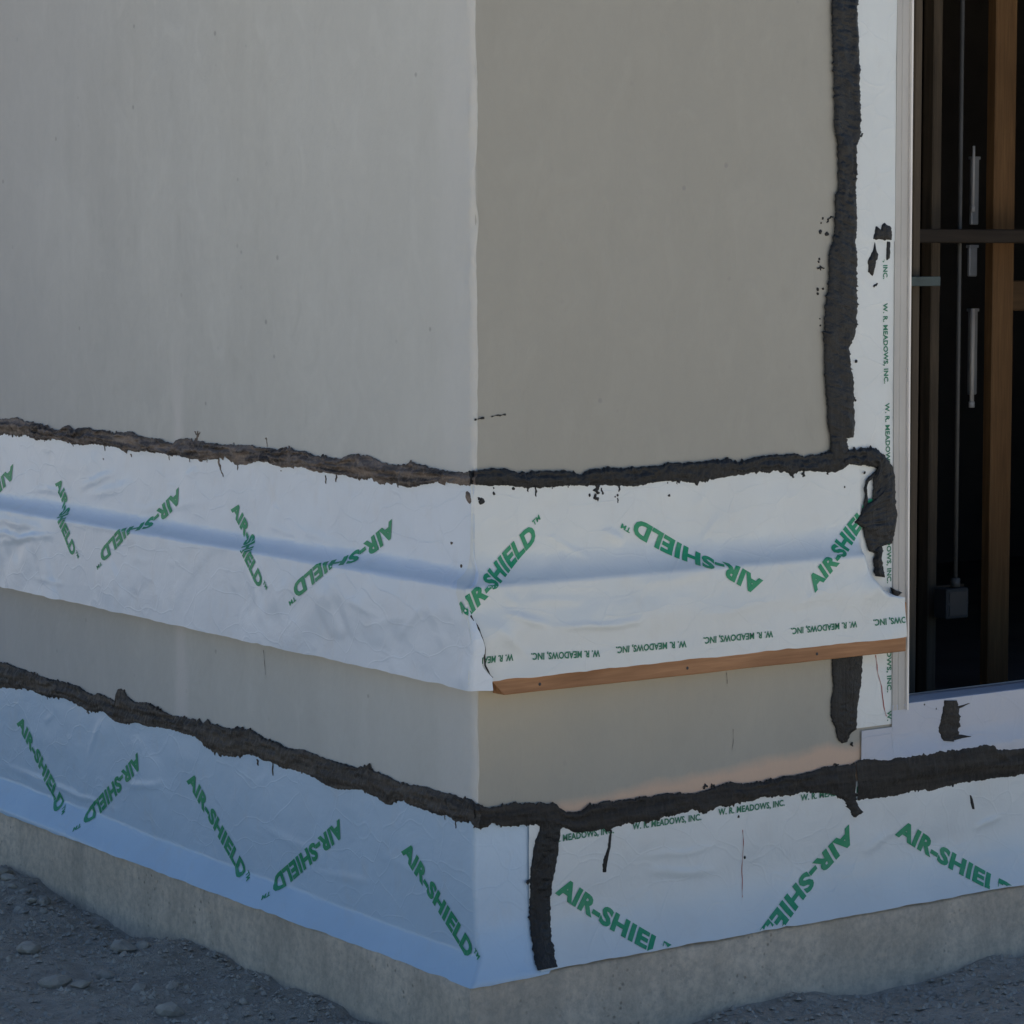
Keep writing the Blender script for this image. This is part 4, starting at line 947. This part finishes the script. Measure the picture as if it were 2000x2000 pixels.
cd = thing('conduit', 'thin grey steel conduit dropping to the outlet box', 'conduit', (2.083, 0.85, 0.66))
tube_obj('pipe', [(2.036, 0.85, 0.664), (2.036, 0.85, 1.2), (2.036, 0.85, 2.9)], 0.0055, M['cdgrey'], cd, 12)
tube_obj('connector', [(2.036, 0.85, 0.650), (2.036, 0.85, 0.672)], 0.012, M['cdgrey'], cd, 12)
ob = thing('outlet_box', 'square steel outlet box at the foot of the conduit', 'electrical box', (2.03, 0.85, 0.55))
box_obj('box_body', 1.990, 2.066, 0.832, 0.88, 0.572, 0.648, M['boxgrey'], ob, 0.003)
ob_cover = box_obj('cover', 1.998, 2.058, 0.8295, 0.832, 0.58, 0.640, M['dark'], ob, 0.0008)
for dx in (1.996, 2.060):
    box_obj('screw', dx - 0.002, dx + 0.002, 0.829, 0.8318, 0.608, 0.612, M['cdgrey'], ob_cover, 0.0005)
for (x0, x1, z0, z1, lab, mt) in ((2.612, 2.640, 1.560, 1.745, 'upper grey steel duct length in the dark interior', 'galv'), (2.607, 2.637, 1.418, 1.503, 'short grey steel duct length between the two longer ones', 'galv'), (2.612, 2.642, 1.092, 1.328, 'lower grey steel duct length with white pipe beside it', 'galv')):
    t = thing('steel_duct', lab, 'duct', (x0, 1.4, z0), 'grey duct lengths in the interior')
    box_obj('duct_body', x0, x1, 1.40, 1.412, z0, z1, M[mt], t, 0.003)
    box_obj('duct_flange', x0 - 0.002, x1 + 0.002, 1.398, 1.414, z1 - 0.006, z1 + 0.002, M[mt], t, 0.001)
for (x, z0, z1, r, lab) in ((2.606, 1.062, 1.33, 0.0065, 'white pipe beside the lower duct length'), (2.602, 1.60, 1.775, 0.004, 'thin white pipe beside the upper duct length')):
    t = thing('pipe', lab, 'pipe', (x, 1.38, z0))
    tube_obj('tube', [(x, 1.385, z0), (x, 1.385, (z0 + z1) / 2), (x, 1.385, z1)], r, M['white'], t, 10)
    tube_obj('coupling', [(x, 1.385, z0 - 0.004), (x, 1.385, z0 + 0.012)], r * 1.35, M['white'], t, 10)

# ------------------------------------------------------------------ stones on the ground by the foundation
def stone_mesh(name, seed):
    q = random.Random(seed)
    bm = bmesh.new()
    bmesh.ops.create_icosphere(bm, subdivisions=2, radius=1)
    ax = (q.uniform(0.8, 1.25), q.uniform(0.7, 1.1), q.uniform(0.45, 0.75))
    planes = [(Vector((q.uniform(-1, 1), q.uniform(-1, 1), q.uniform(-1, 1))).normalized(), q.uniform(0.55, 0.85)) for _ in range(7)]
    for v in bm.verts:
        for nrm, dd in planes:
            k = v.co.dot(nrm) - dd
            if k > 0: v.co -= nrm * k * 0.9
        v.co = Vector((v.co.x * ax[0], v.co.y * ax[1], v.co.z * ax[2])) * q.uniform(0.96, 1.04)
    me = bpy.data.meshes.new(name)
    bm.to_mesh(me); bm.free()
    me.materials.append(M['stone'])
    return me
stones = [stone_mesh('stone', 300 + k) for k in range(6)]
q = random.Random(5)
for k in range(40):
    y = q.uniform(0.55, 2.7); x = -0.075 - abs(q.gauss(0, 0.22)) 
    r = q.choice([0.011, 0.014, 0.018, 0.024, 0.034])
    o = bpy.data.objects.new('stone', stones[k % 6])
    g = float(ground_height(np.array(x), np.array(y)))
    o.location = (x, y, g + r * 0.25); o.scale = (r, r, r); o.rotation_euler = (q.uniform(-0.4, 0.4), q.uniform(-0.4, 0.4), q.uniform(0, 6.28))
    link(o); tag(o, 'loose pale stone chip on the earth at the foot of the foundation', 'stone', 'loose stones by the foundation')
V = []; F = []
for k in range(7500):
    y = q.uniform(-0.6, 3.2); x = -0.05 - abs(q.gauss(0, 0.45)); r = q.uniform(0.0025, 0.009)
    g = float(ground_height(np.array(x), np.array(y))); b0 = len(V)
    ring = [(x + r * q.uniform(0.7, 1.2) * math.cos(a), y + r * q.uniform(0.7, 1.2) * math.sin(a), g + r * q.uniform(-0.3, 0.3)) for a in (0, 1.26, 2.51, 3.77, 5.03)]
    V += ring + [(x + r * q.uniform(-.3, .3), y + r * q.uniform(-.3, .3), g + r * q.uniform(0.5, 0.9))]
    F += [(b0 + i, b0 + (i + 1) % 5, b0 + 5) for i in range(5)]
for k in range(2600):
    x = q.uniform(-0.2, 2.4); y = -0.05 - abs(q.gauss(0, 0.3)); r = q.uniform(0.0025, 0.010)
    g = float(ground_height(np.array(x), np.array(y))); b0 = len(V)
    V += [(x + r * q.uniform(0.7, 1.2) * math.cos(a), y + r * q.uniform(0.7, 1.2) * math.sin(a), g + r * q.uniform(-0.3, 0.3)) for a in (0, 1.26, 2.51, 3.77, 5.03)] + [(x + r * q.uniform(-.3, .3), y + r * q.uniform(-.3, .3), g + r * q.uniform(0.5, 0.9))]
    F += [(b0 + i, b0 + (i + 1) % 5, b0 + 5) for i in range(5)]
gv = mesh_obj('gravel', V, F, M['stone'])
tag(gv, 'fine gravel grit scattered over the earth by the foundation', 'gravel', kind='stuff')
